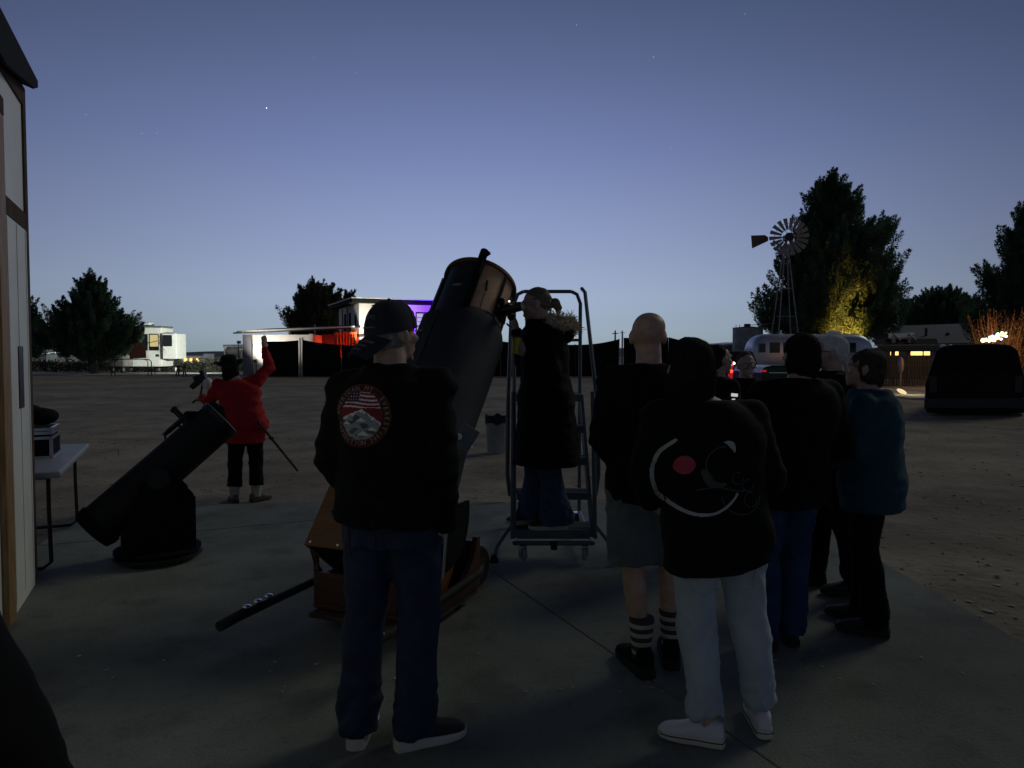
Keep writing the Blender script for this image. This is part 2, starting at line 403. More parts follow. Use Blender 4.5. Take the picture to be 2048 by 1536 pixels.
# dry weeds along the far road
def tuft_cloud(n, xr, yr, h, size, seed):
    g = np.random.default_rng(seed); mb = MB(); vs = []; fs = []
    for i in range(n):
        x = g.uniform(*xr); y = g.uniform(*yr); hh = h * (.45 + .75 * abs(noise.noise(V((x * .35, seed, 0)))) + .2 * g.random())
        z = hh * g.random() ** .8; d = g.normal(size=3); d /= np.linalg.norm(d); e = np.cross(d, g.normal(size=3)); e /= np.linalg.norm(e)
        s = size * g.uniform(.5, 1.3); c = np.array((x, y, z)); o = len(vs)
        vs += [tuple(c + d * s), tuple(c - d * s * .6 + e * s * .5), tuple(c - d * s * .6 - e * s * .5)]; fs.append((o, o + 1, o + 2))
    mb.v = vs; mb.f = fs; mb.mi = [0] * len(fs); return mb
tag(tuft_cloud(9000, (-58, -23.5), (68, 74), 1.5, .16, 5).build('scrub', M_scrub), 'dark line of weeds beyond the pale road', kind='stuff')
tag(tuft_cloud(2600, (-2, 11), (95, 99), 2.6, .25, 9).build('distant_brush', M_scrub), 'dark brush just showing above the shade cloth fence', kind='stuff')

# ------------------------------------------------------------------ trees
def foliage(crown_fn, H, z0, n_limb, per, size, rad, seed, up=.72):
    """pine crown: limbs that each carry a cluster of up-swept plumes made of needle-sized faces; crown_fn(t, az) = radius at height share t"""
    g = np.random.default_rng(seed); V_, F_ = [], []; base = 0; pl = []
    for k in range(n_limb):
        t = ((k + g.random()) / n_limb) ** 1.12; az = k * 2.4 + g.normal() * .5; Rm = crown_fn(t, az) * g.uniform(.76, 1.06)
        out = np.array((math.cos(az), math.sin(az), 0)); sd = np.array((-out[1], out[0], 0))
        zc = z0 + t * (H - z0)
        npl = max(4, int(4 + 3.2 * Rm / rad))
        for q in range(npl):
            f = .18 + .82 * (q + g.random()) / npl
            c = out * Rm * f + sd * g.normal() * Rm * .16 + np.array((0, 0, zc + (f - .6) * Rm * .30 + g.normal() * rad * .5))
            pl.append((c, f, t, out))
    for k in range(int(n_limb * 1.7)):
        t = g.random() ** 1.1; az = g.uniform(0, 6.28); rr = crown_fn(t, az) * g.random() * .5
        out = np.array((math.cos(az), math.sin(az), 0)); pl.append((out * rr + np.array((0, 0, z0 + t * (H - z0))), .4, t, out))
    for c0, f, t, out in pl:
        d = out * (1 - up) * (.3 + 1.1 * f) + np.array((0, 0, up)) + g.normal(size=3) * .10; d /= np.linalg.norm(d)
        Ln = rad * g.uniform(2.2, 4.8) * (1.1 - .4 * t); rd = rad * g.uniform(.40, .66) * (1.1 - .35 * t)
        s = g.random(per); a = g.normal(size=(per, 3)); a -= (a @ d)[:, None] * d; a /= np.linalg.norm(a, axis=1)[:, None]
        prof = np.sqrt(np.clip(1 - (2 * s - .85) ** 2 / 1.35, .04, 1))
        p = c0 + d * (s * Ln)[:, None] + a * (rd * prof * g.random(per) ** .4)[:, None]
        nd = d * .9 + a * .7 + g.normal(size=(per, 3)) * .4; nd /= np.linalg.norm(nd, axis=1)[:, None]
        sd = np.cross(nd, g.normal(size=(per, 3))); sd /= np.linalg.norm(sd, axis=1)[:, None]
        sz = size * g.uniform(.6, 1.4, per)[:, None]
        tri = np.stack([p + nd * sz, p - nd * sz * .6 + sd * sz * .36, p - nd * sz * .6 - sd * sz * .36], 1).reshape(-1, 3)
        V_.append(tri); F_.append(np.arange(len(tri)).reshape(-1, 3) + base); base += len(tri)
    return np.concatenate(V_), np.concatenate(F_)
def np_obj(name, vs, fs, m, parent):
    me = bpy.data.meshes.new(name); me.vertices.add(len(vs)); me.vertices.foreach_set('co', vs.astype(np.float32).ravel())
    me.loops.add(fs.size); me.loops.foreach_set('vertex_index', fs.ravel().astype(np.int32)); me.polygons.add(len(fs))
    me.polygons.foreach_set('loop_start', np.arange(0, fs.size, 3, dtype=np.int32)); me.polygons.foreach_set('loop_total', np.full(len(fs), 3, np.int32))
    me.materials.append(m); me.update(); me.validate()
    o = bpy.data.objects.new(name, me); link(o); o.parent = parent; OFF[o.name] = OFF[parent.name]; return o
def tree(name, label, px, d, top, bot, wpx, prof, seed, m=M_leaf, n_pl=200, per=260, trunk=.22, group='pine trees', lean=0., rad=None, size=None, asym=()):
    s = FPX / d; x = (px - 1024) / s; H = CAMH + (HOR - top) / s; z0 = max(.3, CAMH + (HOR - bot) / s); Rw = wpx / s / 2
    def fn(t, az):
        r = Rw * np.interp(t, [p[0] for p in prof], [p[1] for p in prof])
        r *= .92 * (1 + .09 * math.sin(az * 3 + seed) + .08 * math.sin(az * 2 + t * 9 + seed * 2) + .07 * math.sin(t * 31 + az * 5))
        for (t0, t1, k) in asym:
            if t0 < t < t1: r *= 1 + k * math.cos(az)
        return max(r, .15)
    o = thing(name, label, 'tree', (x, d, 0), 0, group)
    rad = rad or H * .050; size = size or H * .0105
    vs, fs = foliage(fn, H - rad * 1.6, z0, n_pl, per, size, rad, seed)
    np_obj('crown', vs, fs, m, o)
    tb = MB(); base = V((x, d, -.1))
    pts = [base + V((lean * t + .12 * math.sin(t * 5 + seed), .1 * math.cos(t * 4), t * H * .9)) for t in (0, .1, .25, .45, .7, 1)]
    tb.tube(pts, [trunk * (1.25 - 1.15 * t) + .01 for t in (0, .1, .25, .45, .7, .98)], 9)
    g = random.Random(seed)
    for k in range(26):
        t = g.uniform(z0 / H + .02, .85); az = g.uniform(0, 6.28); c = V((x, d, t * H * .9)); rr = fn(min(1, max(0, (t * H - z0) / (H - z0))), az) * .8
        e = c + V((math.cos(az) * rr, math.sin(az) * rr, rr * .35)); tb.tube([c, c.lerp(e, .5) + V((0, 0, -.1)), e], [trunk * .3, trunk * .2, .02], 5)
    tb.build('trunk', M_bark, o, smooth=True)
    return o
PR = [(0, .72), (.12, 1), (.3, .92), (.5, .66), (.7, .42), (.88, .28), (1, .1)]
tree('pine_tree', 'broad dark pine standing in front of the lit white camper', 188, 61, 560, 716, 172, [(0, .80), (.10, 1), (.24, 1), (.4, .78), (.58, .48), (.78, .28), (.92, .20), (1, .1)], 3, n_pl=58, per=230, trunk=.30, rad=.50, size=.105)
tree('pine_tree', 'pine mostly hidden by the white shed corner', 58, 70, 615, 712, 58, PR, 11, n_pl=30, per=200, rad=.5, size=.11)
tree('pine_tree', 'olive pine rising behind the low wing of the white house', 637, 92, 576, 694, 96, [(0, .9), (.2, 1), (.35, .74), (.5, .84), (.65, .60), (.8, .70), (.92, .45), (1, .2)], 21, M_leaf2, n_pl=44, per=230, rad=.85, size=.17, asym=[(0, .3, -.2)])
tree('pine_tree', 'small olive tree top beside the upper storey of the white house', 694, 105, 592, 690, 54, PR, 25, M_leaf2, n_pl=20, per=100, rad=.7, size=.24)
big = tree('pine_tree', 'tallest pine behind the windmill, lit yellow from below', 1654, 60, 364, 680, 276, [(0, .90), (.1, 1), (.22, 1), (.35, .84), (.48, .70), (.60, .62), (.70, .52), (.80, .37), (.90, .27), (1, .10)], 33, n_pl=84, per=230, trunk=.42, rad=.62, size=.115, asym=[(.30, .50, .10), (.50, .78, .28)])
tree('pine_tree', 'low rounded pine beside the grey metal building', 1878, 72, 588, 672, 156, [(0, .7), (.2, 1), (.45, .9), (.65, .62), (.82, .42), (1, .15)], 41, n_pl=44, per=220, rad=.56, size=.12)
tree('pine_tree', 'tall dark pine cut off by the right edge of the view', 2056, 52, 424, 690, 190, [(0, .95), (.15, 1), (.3, .82), (.5, .74), (.7, .56), (.86, .40), (1, .14)], 55, n_pl=54, per=230, trunk=.38, rad=.58, size=.105)

# ------------------------------------------------------------------ shed at the left, with sliding door
C0 = V((-3.215, 4.80, 0)); SH = 3.28
shed = thing('shed', 'white shed at the left with brown trim and dark overhanging eave', 'shed', C0)
fr = lambda a, n, z: C0 - U * a + W * n + V((0, 0, z))         # a = along the wall towards us, n = out of the wall
AX = [-U, W, V((0, 0, 1))]
def sbox(name, m, a0, a1, n0, n1, z0, z1, parent=shed, bevel=.003):
    c = fr((a0 + a1) / 2, (n0 + n1) / 2, (z0 + z1) / 2)
    mb = MB(); mb.box(c, (a1 - a0, n1 - n0, z1 - z0), axes=AX); return mb.build(name, m, parent, bevel=bevel)
sbox('wall', M_white, .0, 9.0, -.12, 0, 0.0, SH)
sbox('end_wall', M_white, .0, .12, -5, -.121, 0.0, SH + .02)
sbox('corner_trim', M_brown, -.02, .075, -.05, .012, .02, SH)
sbox('top_trim', M_brown, .077, 9, .0, .012, SH - .13, SH - .004)
sbox('rail_trim', M_brown, .077, .70, .0, .012, 2.34, 2.45)
mb = MB(); pf = lambda n, z, a: fr(a, n, z)
e0 = fr(-.10, .05, SH + .03); e1 = fr(9.3, .05, SH + .03); r0 = fr(-.10, -3.2, SH + 1.2); r1 = fr(9.3, -3.2, SH + 1.2)
mb.prism([e0, e1, r1, r0], (0, 0, .06)); mb.build('roof', M_soffit, shed)
mb = MB(); mb.prism([fr(-.10, .051, SH + .09), fr(-.10, .051, SH + .045), fr(.02, .051, SH + .0), fr(.9, .051, SH - .16), fr(9.3, .051, SH - .22), fr(9.3, .051, SH + .09)], W * .022); mb.build('fascia', M_soffit, shed)
dr = sbox('door', M_white, .14, .74, .001, .020, .06, 2.33)
sbox('pull', M_black, .36, .50, .0202, .026, 1.20, 1.58, dr)
for a in (.16, .44, .71): sbox('door_rib', M_white, a - .012, a + .012, .0205, .024, .07, 2.32, dr)
sbox('door_frame', M_ply, .80, .98, .0, .034, .02, 2.86)
sbox('door_head', M_brown, .80, 3.2, .0, .036, 2.863, 2.96)
sbox('base_board', M_white, .08, .79, .0005, .012, .0, .058)

# ------------------------------------------------------------------ house with wing (behind the fence)
HC = V((-12.28, 58, 0)); HZ = 6.0
house = thing('house', 'two storey white house lit white and violet behind the fence', 'house', HC)
h = lambda a, n, z: HC + W * a + U * n + V((0, 0, z))          # a along the front, n back
HA = [W, U, V((0, 0, 1))]
def hbox(name, m, a0, a1, n0, n1, z0, z1, parent=house, bevel=.0):
    mb = MB(); mb.box(h((a0 + a1) / 2, (n0 + n1) / 2, (z0 + z1) / 2), (a1 - a0, n1 - n0, z1 - z0), axes=HA); return mb.build(name, m, parent, bevel=bevel)
hbox('wall', M_stucco, 0, 9.5, 0, 8, 0, HZ - .25)
hbox('roof', M_soffit, -.75, 10.2, -.8, 8.8, HZ - .24, HZ + .08)
hbox('roof_edge', M_white, -.80, 10.25, -.85, 8.85, HZ + .082, HZ + .15)
hbox('storey_band', M_brown, -.03, 9.53, -.04, 8, 3.06, 3.30)
def window(a, z, wd, hg, parent=house, rows=4, glass=M_white):
    f = hbox('window', M_brown, a - wd / 2 - .08, a + wd / 2 + .08, -.05, .02, z - .08, z + hg + .08, parent)
    hbox('pane', glass, a - wd / 2, a + wd / 2, -.065, -.052, z, z + hg, f)
    for k in range(1, rows): hbox('glazing_bar', M_shed, a - wd / 2, a + wd / 2, -.08, -.066, z + hg * k / rows - .025, z + hg * k / rows + .025, f)
    hbox('mullion', M_shed, a - .03, a + .03, -.082, -.0661, z, z + hg, f)
    return f
window(5.35, 3.7, 1.1, 1.35, glass=glow('lit_curtain', (.78, .74, 1), .55)); window(2.3, 4.0, .8, 1.0); window(8.3, 3.7, 1.2, 1.35)
for n, wd, m in ((1.2, .35, M_brown), (3.3, .6, M_brown), (5.2, .5, M_brown)):
    mb = MB(); mb.box(h(-.03, n, 4.4), (.08, wd, 1.5 if n > 2 else 1.0), axes=HA); mb.build('window', M_soffit, house)
mb = MB()
for n in (3.9, 5.9): mb.tube([h(-.12, n, 5.6), h(-.12, n, .2)], .06, 6)
mb.build('downpipe', M_shed, house)
# low wing: shed roof falling to the left, porch lit red
wing = thing('house_wing', 'low white wing with a red lit porch beside the house', 'building', (-17, 57, 0))
def wbox(name, m, px0, px1, d0, d1, z0, z1, parent=wing, bev=0.):
    x0, x1 = (px0 - 1024) / FPX * 57, (px1 - 1024) / FPX * 57
    mb = MB(); mb.box(((x0 + x1) / 2, (d0 + d1) / 2, (z0 + z1) / 2), (x1 - x0, d1 - d0, z1 - z0)); return mb.build(name, m, parent, bevel=bev)
X = lambda px: (px - 1024) / FPX * 57
wbox('wall', M_stucco, 506, 628, 57, 57.3, 0, 3.2)
wbox('porch_back', M_brown, 628, 716, 59.5, 59.8, 0, 3.3)
wbox('porch_side', M_stucco, 620, 628, 57.31, 59.49, 0, 3.2)
wbox('corner_post', M_shed, 489, 505, 56.7, 57.2, 0, 3.2)
wbox('porch_post', M_white, 621, 628, 56.72, 56.98, 0, 3.25)
mb = MB(); zl, zr = 3.30, 3.70; a, b = X(478), X(716)
mb.prism([V((a, 55.9, zl - .06)), V((b, 55.9, zr - .06)), V((b, 63, zr + .5)), V((a, 63, zl + .5))], (0, 0, .10)); mb.build('roof', M_brown, wing)
mb = MB(); mb.prism([V((a + .3, 55.85, zl + .045)), V((b, 55.85, zr + .045)), V((b, 55.85, zr + .16)), V((a + .3, 55.85, zl + .16))], (0, .05, 0)); mb.build('roof_edge', M_white, wing)
mb = MB(); mb.prism([V((X(672), 56.6, 1.4)), V((X(716), 56.6, 1.4)), V((X(716), 56.6, 3.4)), V((X(672), 56.6, 3.35))], (0, .08, 0)); mb.build('porch_curtain', mat('orange_curtain', (.80, .10, .02), .85, var=.12, scale=3), wing)
mb = MB()
for k in range(7):
    x = X(676 + k * 6); mb.tube([(x, 56.5, 3.2), (x + .05 * math.sin(k), 56.48, 2.4), (x, 56.5, 1.5)], [.05, .08, .03], 5)
mb.build('hanging_vine', M_scrub, wing)
mb = MB(); mb.cyl((X(610), 60, 3.3), (X(610), 60, 4.15), .06, n=8); mb.build('vent_pipe', M_white, wing)
tag(MB().cyl((X(677), 66, 5.5), (X(677), 66, 6.8), .09, n=8).cyl((X(677), 66, -.1), (X(677), 66, 5.5), .05, n=6).build('vent_mast', M_white), 'thin white mast in front of the olive pine', 'mast')
# lamps that wash the house, porch and camper (fixtures stand in the yard behind the fence)
def floodlight(label, loc, tgt, power, col, size=70, zpost=0.6, em=None, blend=.7):
    loc = V(loc); o = thing('floodlight', label, 'floodlight', (loc.x, loc.y, 0), 0, 'yard floodlights behind the fence')
    mb = MB(); mb.cyl((loc.x, loc.y, -.05), (loc.x, loc.y, loc.z - .1), .03, n=8); mb.build('post', M_black, o)
    d = (V(tgt) - loc).normalized(); x, y, z = frame(d); mb = MB(); mb.box(loc - d * .08, (.28, .22, .12), axes=[x, y, z]); mb.build('housing', M_black, o)
    mb = MB(); mb.box(loc - d * .015, (.24, .18, .008), axes=[x, y, z]); mb.build('lens', em or E_white, o)
    spot('lamp', loc + d * .04, tgt, power, col, o, size, blend); return o
floodlight('white floodlight on a post washing the white house', (-11.4, 54.6, 2.25), (-11.2, 58.6, 5.1), 1500, (1, .93, .82), 72)
floodlight('violet floodlight washing the right end of the house', (-5.6, 56.8, .9), (-6.6, 60.7, 4.8), 5200, (.15, .012, 1), 80, em=E_blue)
floodlight('violet floodlight low beside the house corner', (-10.6, 55.6, .7), (-11.6, 58.2, 2.0), 260, (.2, .03, 1), 60, em=E_blue)
floodlight('white floodlight washing the low wing', (-19.5, 54.9, 1.2), (-18.8, 57.1, 3.2), 600, (1, .93, .82), 120)
floodlight('red floodlight under the porch roof of the low wing', (-15.0, 58.8, 1.0), (-14.2, 58.2, 3.4), 240, (1, .05, .01), 150, em=E_red)
floodlight('orange floodlight facing the porch screen of the low wing', (-12.9, 55.4, 1.0), (-13.0, 56.7, 2.6), 190, (1, .10, .02), 100, em=E_red)

# ------------------------------------------------------------------ shade cloth fence
fence = thing('screen_fence', 'long black shade cloth fence across the back of the yard', 'fence', (-6, 54, 0))
def panel(px0, px1, t0, t1, sag, d=54.0, bot=752.5):
    n = 14; s = FPX / d; rows = []
    for k in range(n + 1):
        t = k / n; px = px0 + (px1 - px0) * t; top = t0 + (t1 - t0) * t + sag * 4 * t * (1 - t)
        x = (px - 1024) / s; zt = CAMH + (HOR - top) / s; col = []
        for q in range(7):
            z = zt * q / 6 - .02; yy = d + .06 * math.sin(k * 1.3 + q * .7 + px0) + .05 * noise.noise(V((px * .1, q, 0)))
            col.append((V((x, yy, z)), V((x, yy + .012, z))))
        rows.append(col)
    mb = MB(); shell(mb, rows, .01); return mb.build('fabric_panel', M_screen, fence, smooth=True, angle=80)
for a in ((527, 597, 682, 680, 1.5), (606, 682, 679, 689, 2), (684, 760, 689, 690, 2), (762, 838, 690, 688, 2), (840, 918, 688, 686, 2), (920, 1000, 686, 684, 2), (1002, 1076, 682, 686, 1.5),
          (1078, 1150, 686, 689, 1), (1151, 1237, 689, 678, 3), (1247, 1335, 675, 674, 1), (1337, 1424, 674, 690, 2)): panel(*a)
for px, hz, m in ((526, 2.6, M_galvd), (600, 2.9, M_galvd), (605, 2.9, M_galvd), (683, 2.5, M_galvd), (761, 2.4, M_galvd), (839, 2.5, M_galvd), (919, 2.5, M_galvd), (1001, 2.5, M_galvd), (1077, 2.5, M_galvd), (1150.5, 2.4, M_galvd), (1238, 2.8, M_galvd), (1245, 3.2, M_galvd), (1336, 2.9, M_galvd)):
    x = (px - 1024) / FPX * 54; MB().cyl((x, 54.12, -.05), (x, 54.12, hz), .05, n=8).build('post', m, fence, smooth=True)
for px, t, d in ((1160, 658, 130), (1230, 661, 120), (1244, 661, 150)):
    s = FPX / d; x = (px - 1024) / s; o = thing('utility_pole', {1160: 'thin utility pole above the fence beside the ladder', 1230: 'thin utility pole left of the gap in the fence', 1244: 'thin utility pole showing through the gap in the fence'}[px], 'utility pole', (x, d, 0), 0, 'far utility poles')
    H = CAMH + (HOR - t) / s; MB().cyl((x, d, -.1), (x, d, H), .18, .12, n=8).build('pole', M_bark, o); MB().box((x, d, H - .5), (1.0, .12, .14)).build('cross_arm', M_bark, o)
# ================================================================== FAR VEHICLES AND BUILDINGS
def abox(root, name, m, x0, x1, y0, y1, z0, z1, parent=None, bev=0.):
    return MB().box(((x0 + x1) / 2, (y0 + y1) / 2, (z0 + z1) / 2), (x1 - x0, y1 - y0, z1 - z0)).build(name, m, parent or root, bevel=bev)
def pxbox(root, name, m, d, x0, x1, y0, y1, dep, parent=None, bev=0.):
    """box whose front face spans these photo pixels at distance d"""
    a, b = P(x0, y1, d), P(x1, y0, d); return abox(root, name, m, a.x, b.x, d, d + dep, a.z, b.z, parent, bev)
def wheel(root, c, r, wd, ax=V((1, 0, 0)), m=M_rub, hub=M_galv, parent=None):
    c = V(c); ax = ax.normalized(); x, y, z = frame(ax)
    prof = [(-.5, .55), (-.5, .9), (-.32, 1.0), (.32, 1.0), (.5, .9), (.5, .55)]
    mb = MB(); mb.loft([circ(c + ax * wd * p, x, y, r * q, 22) for p, q in prof])
    o = mb.build('wheel', m, parent or root, smooth=True)
    mb = MB()
    for s in (-1, 1): mb.cyl(c + ax * wd * .38 * s, c + ax * wd * .53 * s, r * .56, r * .5, 18)
    mb.build('hub', hub, o, smooth=True); return o
# white fifth wheel camper
rv = thing('camper', 'white camper trailer with a lit yellow window behind the pine', 'camper trailer', (-30.5, 66, 0))
pxbox(rv, 'body', M_white, 66, 226, 322, 655, 733, 2.4, bev=.06)
pxbox(rv, 'roof_cap', M_galv, 66.1, 228, 324, 651.5, 654.9, 2.2, bev=.03)
pxbox(rv, 'air_conditioner', M_white, 66.6, 279, 299, 645, 651, .9, bev=.06)
so = pxbox(rv, 'slide_out', M_white, 65.6, 325.5, 352, 667, 717.5, 2.0, bev=.04)
dw = pxbox(rv, 'door', M_white, 65.95, 296.5, 318.5, 667, 731, .045)
f = pxbox(rv, 'window', M_black, 65.9, 298.5, 317, 667.5, 701, .045, dw); 
wn = pxbox(rv, 'window', M_black, 65.93, 276, 294.5, 668, 701, .06, bev=.02)
pxbox(rv, 'lit_blind', E_yellow, 65.86, 300, 315.5, 669.5, 693, .035, rv)
sw = pxbox(rv, 'window', M_glass, 65.55, 325.8, 343.5, 670, 692.5, .045)
pxbox(rv, 'hatch', M_black, 65.93, 311, 318, 708.5, 713.5, .06)
pxbox(rv, 'awning_arm', M_white, 65.7, 272.5, 275.5, 668, 691, .08)
mb = MB(); a = P(294, 687, 65.6); b = P(317, 681, 65.6); mb.tube([a, b], .03, 6); mb.tube([P(318, 684, 65.4), P(321, 694, 65.4), P(329, 700, 65.4), P(324, 703, 65.4), P(320, 698, 65.4), P(321, 690, 65.4)], .022, 5)
mb.build('awning_strut', M_black, rv)
mb = MB()
for px in (252, 285, 300): mb.box(P(px, 736, 66.3), (.5, .3, .25))
mb.build('jack', M_black, rv)
wheel(rv, P(349, 738.5, 66.5), .36, .26, hub=M_white); wheel(rv, P(316, 738.5, 67.5), .36, .26); wheel(rv, P(262, 738.5, 67), .36, .26)
mb = MB(); pts = [P(*q, 64.6) for q in ((228, 701), (246, 671), (273, 668), (291, 700), (292, 716), (248, 718), (232, 716))]; mb.prism(pts, (0, .08, 0))
tag(mb.build('tarpaulin', mat('maroon_canvas', (.022, .007, .006), .8, spec=.1)), 'dark maroon tarpaulin hung in front of the white camper', 'tarpaulin')
car = thing('parked_car', 'pale grey car nose showing under the pine beside the camper', 'car', (-33, 63.5, 0))
s = FPX / 63.5; xc = lambda px: (px - 1024) / s
mb = MB(); prof = [(219, 733), (219, 712), (223, 705), (231, 700.5), (240, 703), (246, 712), (247, 733)]
mb.prism([P(px, py, 63.5) for px, py in prof], (0, 1.7, 0)); mb.build('body', M_galvd, car, bevel=.05)
mb = MB(); mb.prism([P(px, py, 63.46) for px, py in ((224, 711), (227, 705), (233, 703.5), (238, 705), (240, 711))], (0, .03, 0)); mb.build('windscreen', M_glass, car)
for px in (223, 243): wheel(car, (xc(px), 63.7, .31), .31, .2)
floodlight('white yard floodlight at the wing corner washing the camper', (-21.62, 57.0, 2.6), (-29.6, 66, 2.2), 8500, (.95, 1, .90), 52)
# far bright lamps, far lit building
def far_lamp(label, px, py, d, r, m):
    p = P(px, py, d); o = thing('yard_lamp', label, 'lamp', (p.x, p.y, 0), 0, 'far yard lamps')
    MB().cyl((p.x, p.y, 0), p, .05 + r * .2, n=6).build('post', M_black, o); MB().sph(p, r, 10, 6).build('bulb', m, o, smooth=True)
far_lamp('yellow yard lamp far off beside the shed corner', 70, 707, 200, .38, E_warm)
far_lamp('white yard lamp shining beneath the left pine', 205, 711, 160, .38, E_white)
fb = thing('far_building', 'long pale building with three lit windows beyond the camper', 'building', P(388, 718, 190) * 1)
OFF[fb.name] = Matrix.Translation(fb.location)
pxbox(fb, 'wall', M_white, 190, 359, 407, 711.5, 727, 6); pxbox(fb, 'roof', M_shed, 189.6, 358, 408, 709, 711.3, 7); pxbox(fb, 'tower', M_white, 189, 407.3, 415.5, 707.5, 727, 4)
for px in (370.5, 382, 394.5): pxbox(fb, 'window', E_amber, 189.8, px - 2.6, px + 2.6, 717, 722.5, .15)
spot('lamp', P(390, 712, 175), P(388, 716, 190), 900, (.85, .95, 1), fb, 90, kind='POINT', r=.3)
for lab, x0, x1, y0, y1, d in (('long pale shed roof far off at the left', 84, 118, 703.5, 707.5, 230), ('pale low roof far off behind the left pine', 122, 176, 705, 711, 240)):
    p = P((x0 + x1) / 2, y1, d); o = thing('far_shed', lab, 'building', (p.x, p.y, 0), 0)
    a, b = P(x0, y1, d), P(x1, y0, d); abox(o, 'wall', M_galvd, a.x + 1, b.x - 1, d + .5, d + 8, -.2, a.z)
    mb = MB(); mb.prism([V((a.x, d, a.z)), V((b.x, d, a.z)), V((b.x - 1, d + 4.5, b.z)), V((a.x + 1, d + 4.5, b.z))], (0, 0, .1)); mb.build('roof', M_white, o)
    spot('lamp', V(((a.x + b.x) / 2, d - 6, 5.5)), V(((a.x + b.x) / 2, d + 2, 2)), 800, (.8, .95, 1), o, 90, kind='POINT', r=.3)
# pipe racks and trestle by the road
def rack(label, px, d, wpx, hpx, par=False):
    s = FPX / d; x = (px - 1024) / s; wd = wpx / s; hh = hpx / s; o = thing('pipe_rack', label, 'rack', (x, d, 0), 0, 'bent pipe racks by the road')
    for q in (0, .55):
        MB().tube([(x - wd / 2, d + q, -.05), (x - wd / 2, d + q, hh * .86), (x - wd * .44, d + q, hh * .97), (x - wd * .36, d + q, hh), (x + wd * .36, d + q, hh), (x + wd * .44, d + q, hh * .97), (x + wd / 2, d + q, hh * .86), (x + wd / 2, d + q, -.05)], .035, 6).build('hoop', M_black, o, smooth=True)
rack('bent black pipe rack in front of the camper', 259, 55.5, 74, 33)
tr = thing('trestle', 'small dark trestle standing by the pale road', 'trestle', ((362 - 1024) / FPX * 54, 54, 0))
x = (362 - 1024) / FPX * 54; abox(tr, 'beam', M_black, x - .45, x + .4, 53.9, 54.1, .66, .76)
for s_ in (-.3, .25): MB().cyl((x + s_, 53.8, -.02), (x + s_ * .8, 54.0, .68), .05, n=6).cyl((x + s_, 54.3, -.02), (x + s_ * .8, 54.05, .68), .05, n=6).build('leg', M_black, tr)
# white gazebo like roof left of wing
cp = thing('carport', 'small pale carport roof left of the low wing', 'carport', ((462 - 1024) / FPX * 75, 75, 0))
mb = MB(); mb.prism([P(446, 694.5, 75), P(486, 694, 75), P(486, 691.5, 79), P(446, 692, 79)], (0, 0, .15)); mb.build('roof', M_galv, cp)
for px in (449, 483): pp = P(px, 712, 76); MB().cyl((pp.x, 76, -.05), (pp.x, 76, CAMH + (HOR - 694) / FPX * 76 - .05), .07, n=6).build('post', M_galvd, cp)
mb = MB(); mb.sph(P(470, 701, 77), (1.0, 1.2, .55), 14, 8); tag(mb.build('covered_boat', M_galv, smooth=True), 'silvery rounded cover gleaming under the small carport', 'boat cover')


# ---- right side: windmill, tank, silver trailer
wm = thing('windmill', 'steel farm windmill with a tail vane in front of the tallest pine', 'windmill', ((1579 - 1024) / FPX * 52, 52, 0))
hub = P(1578, 474, 52); base = V((hub.x + .02, 52.6, 0))
for sx, sy in ((-1, -1), (1, -1), (1, 1), (-1, 1)):
    MB().tube([(base.x + sx * 1.0, base.y + sy * 1.0, -.05), (base.x + sx * .10, base.y + sy * .10, hub.z - .55)], .045, 6).build('leg', M_galvd, wm)
mb = MB()
for z in (2.2, 4.4, 6.4, 8.2):
    k = 1.0 - .9 * z / (hub.z - .55); q = [(base.x - k, base.y - k, z), (base.x + k, base.y - k, z), (base.x + k, base.y + k, z), (base.x - k, base.y + k, z)]
    mb.tube(q, .022, 5, closed=True)
mb.build('girt', M_galvd, wm)
MB().cyl((base.x, base.y, hub.z - .9), (base.x, base.y, hub.z + .1), .10, n=8).build('mast', M_galvd, wm)
MB().box((hub.x, 52.45, hub.z), (.34, .75, .42)).build('gearbox', M_black, wm, bevel=.05)
wa = V((-.28, -.96, 0)).normalized(); wx = V((0, 0, 1)).cross(wa).normalized(); wz = V((0, 0, 1))
rot = MB(); rot.cyl(hub + wa * .02, hub + wa * .16, .30, n=16); ro = rot.build('rotor_hub', M_black, wm)
for k in range(18):
    a = 2 * math.pi * k / 18 + .05; e = wx * math.cos(a) + wz * math.sin(a); t = wx * -math.sin(a) + wz * math.cos(a)
    n_ = (t * .90 + wa * .42).normalized(); mb = MB(); p0, p1 = hub + e * .52 + wa * .1, hub + e * 1.34 + wa * .1
    mb.prism([p0 - n_ * .085, p0 + n_ * .085, p1 + n_ * .165, p1 - n_ * .165], t.cross(n_).normalized().cross(n_) * 0 + e.cross(n_) * .012); mb.build('blade', M_galvd, ro)
mb = MB(); mb.tube(circ(hub + wa * .1, wx, wz, .98, 28), .018, 5, closed=True); mb.tube(circ(hub + wa * .1, wx, wz, .56, 24), .018, 5, closed=True)
for k in range(6):
    a = k * math.pi / 3; mb.tube([hub + wa * .1, hub + wa * .1 + (wx * math.cos(a) + wz * math.sin(a)) * 1.0], .02, 5)
mb.build('rim', M_galvd, ro)
tv = -wa; MB().tube([hub, P(1538, 478, 52.9)], .03, 6).build('tail_boom', M_galvd, wm)
mb = MB(); mb.prism([P(1502, 471, 53.0), P(1530, 470, 53.0), P(1537, 475, 53.0), P(1536, 482, 53.0), P(1504, 497, 53.0)], (.01, .03, 0)); mb.build('tail_vane', mat('rusty_vane', (.16, .105, .085), .8), wm)

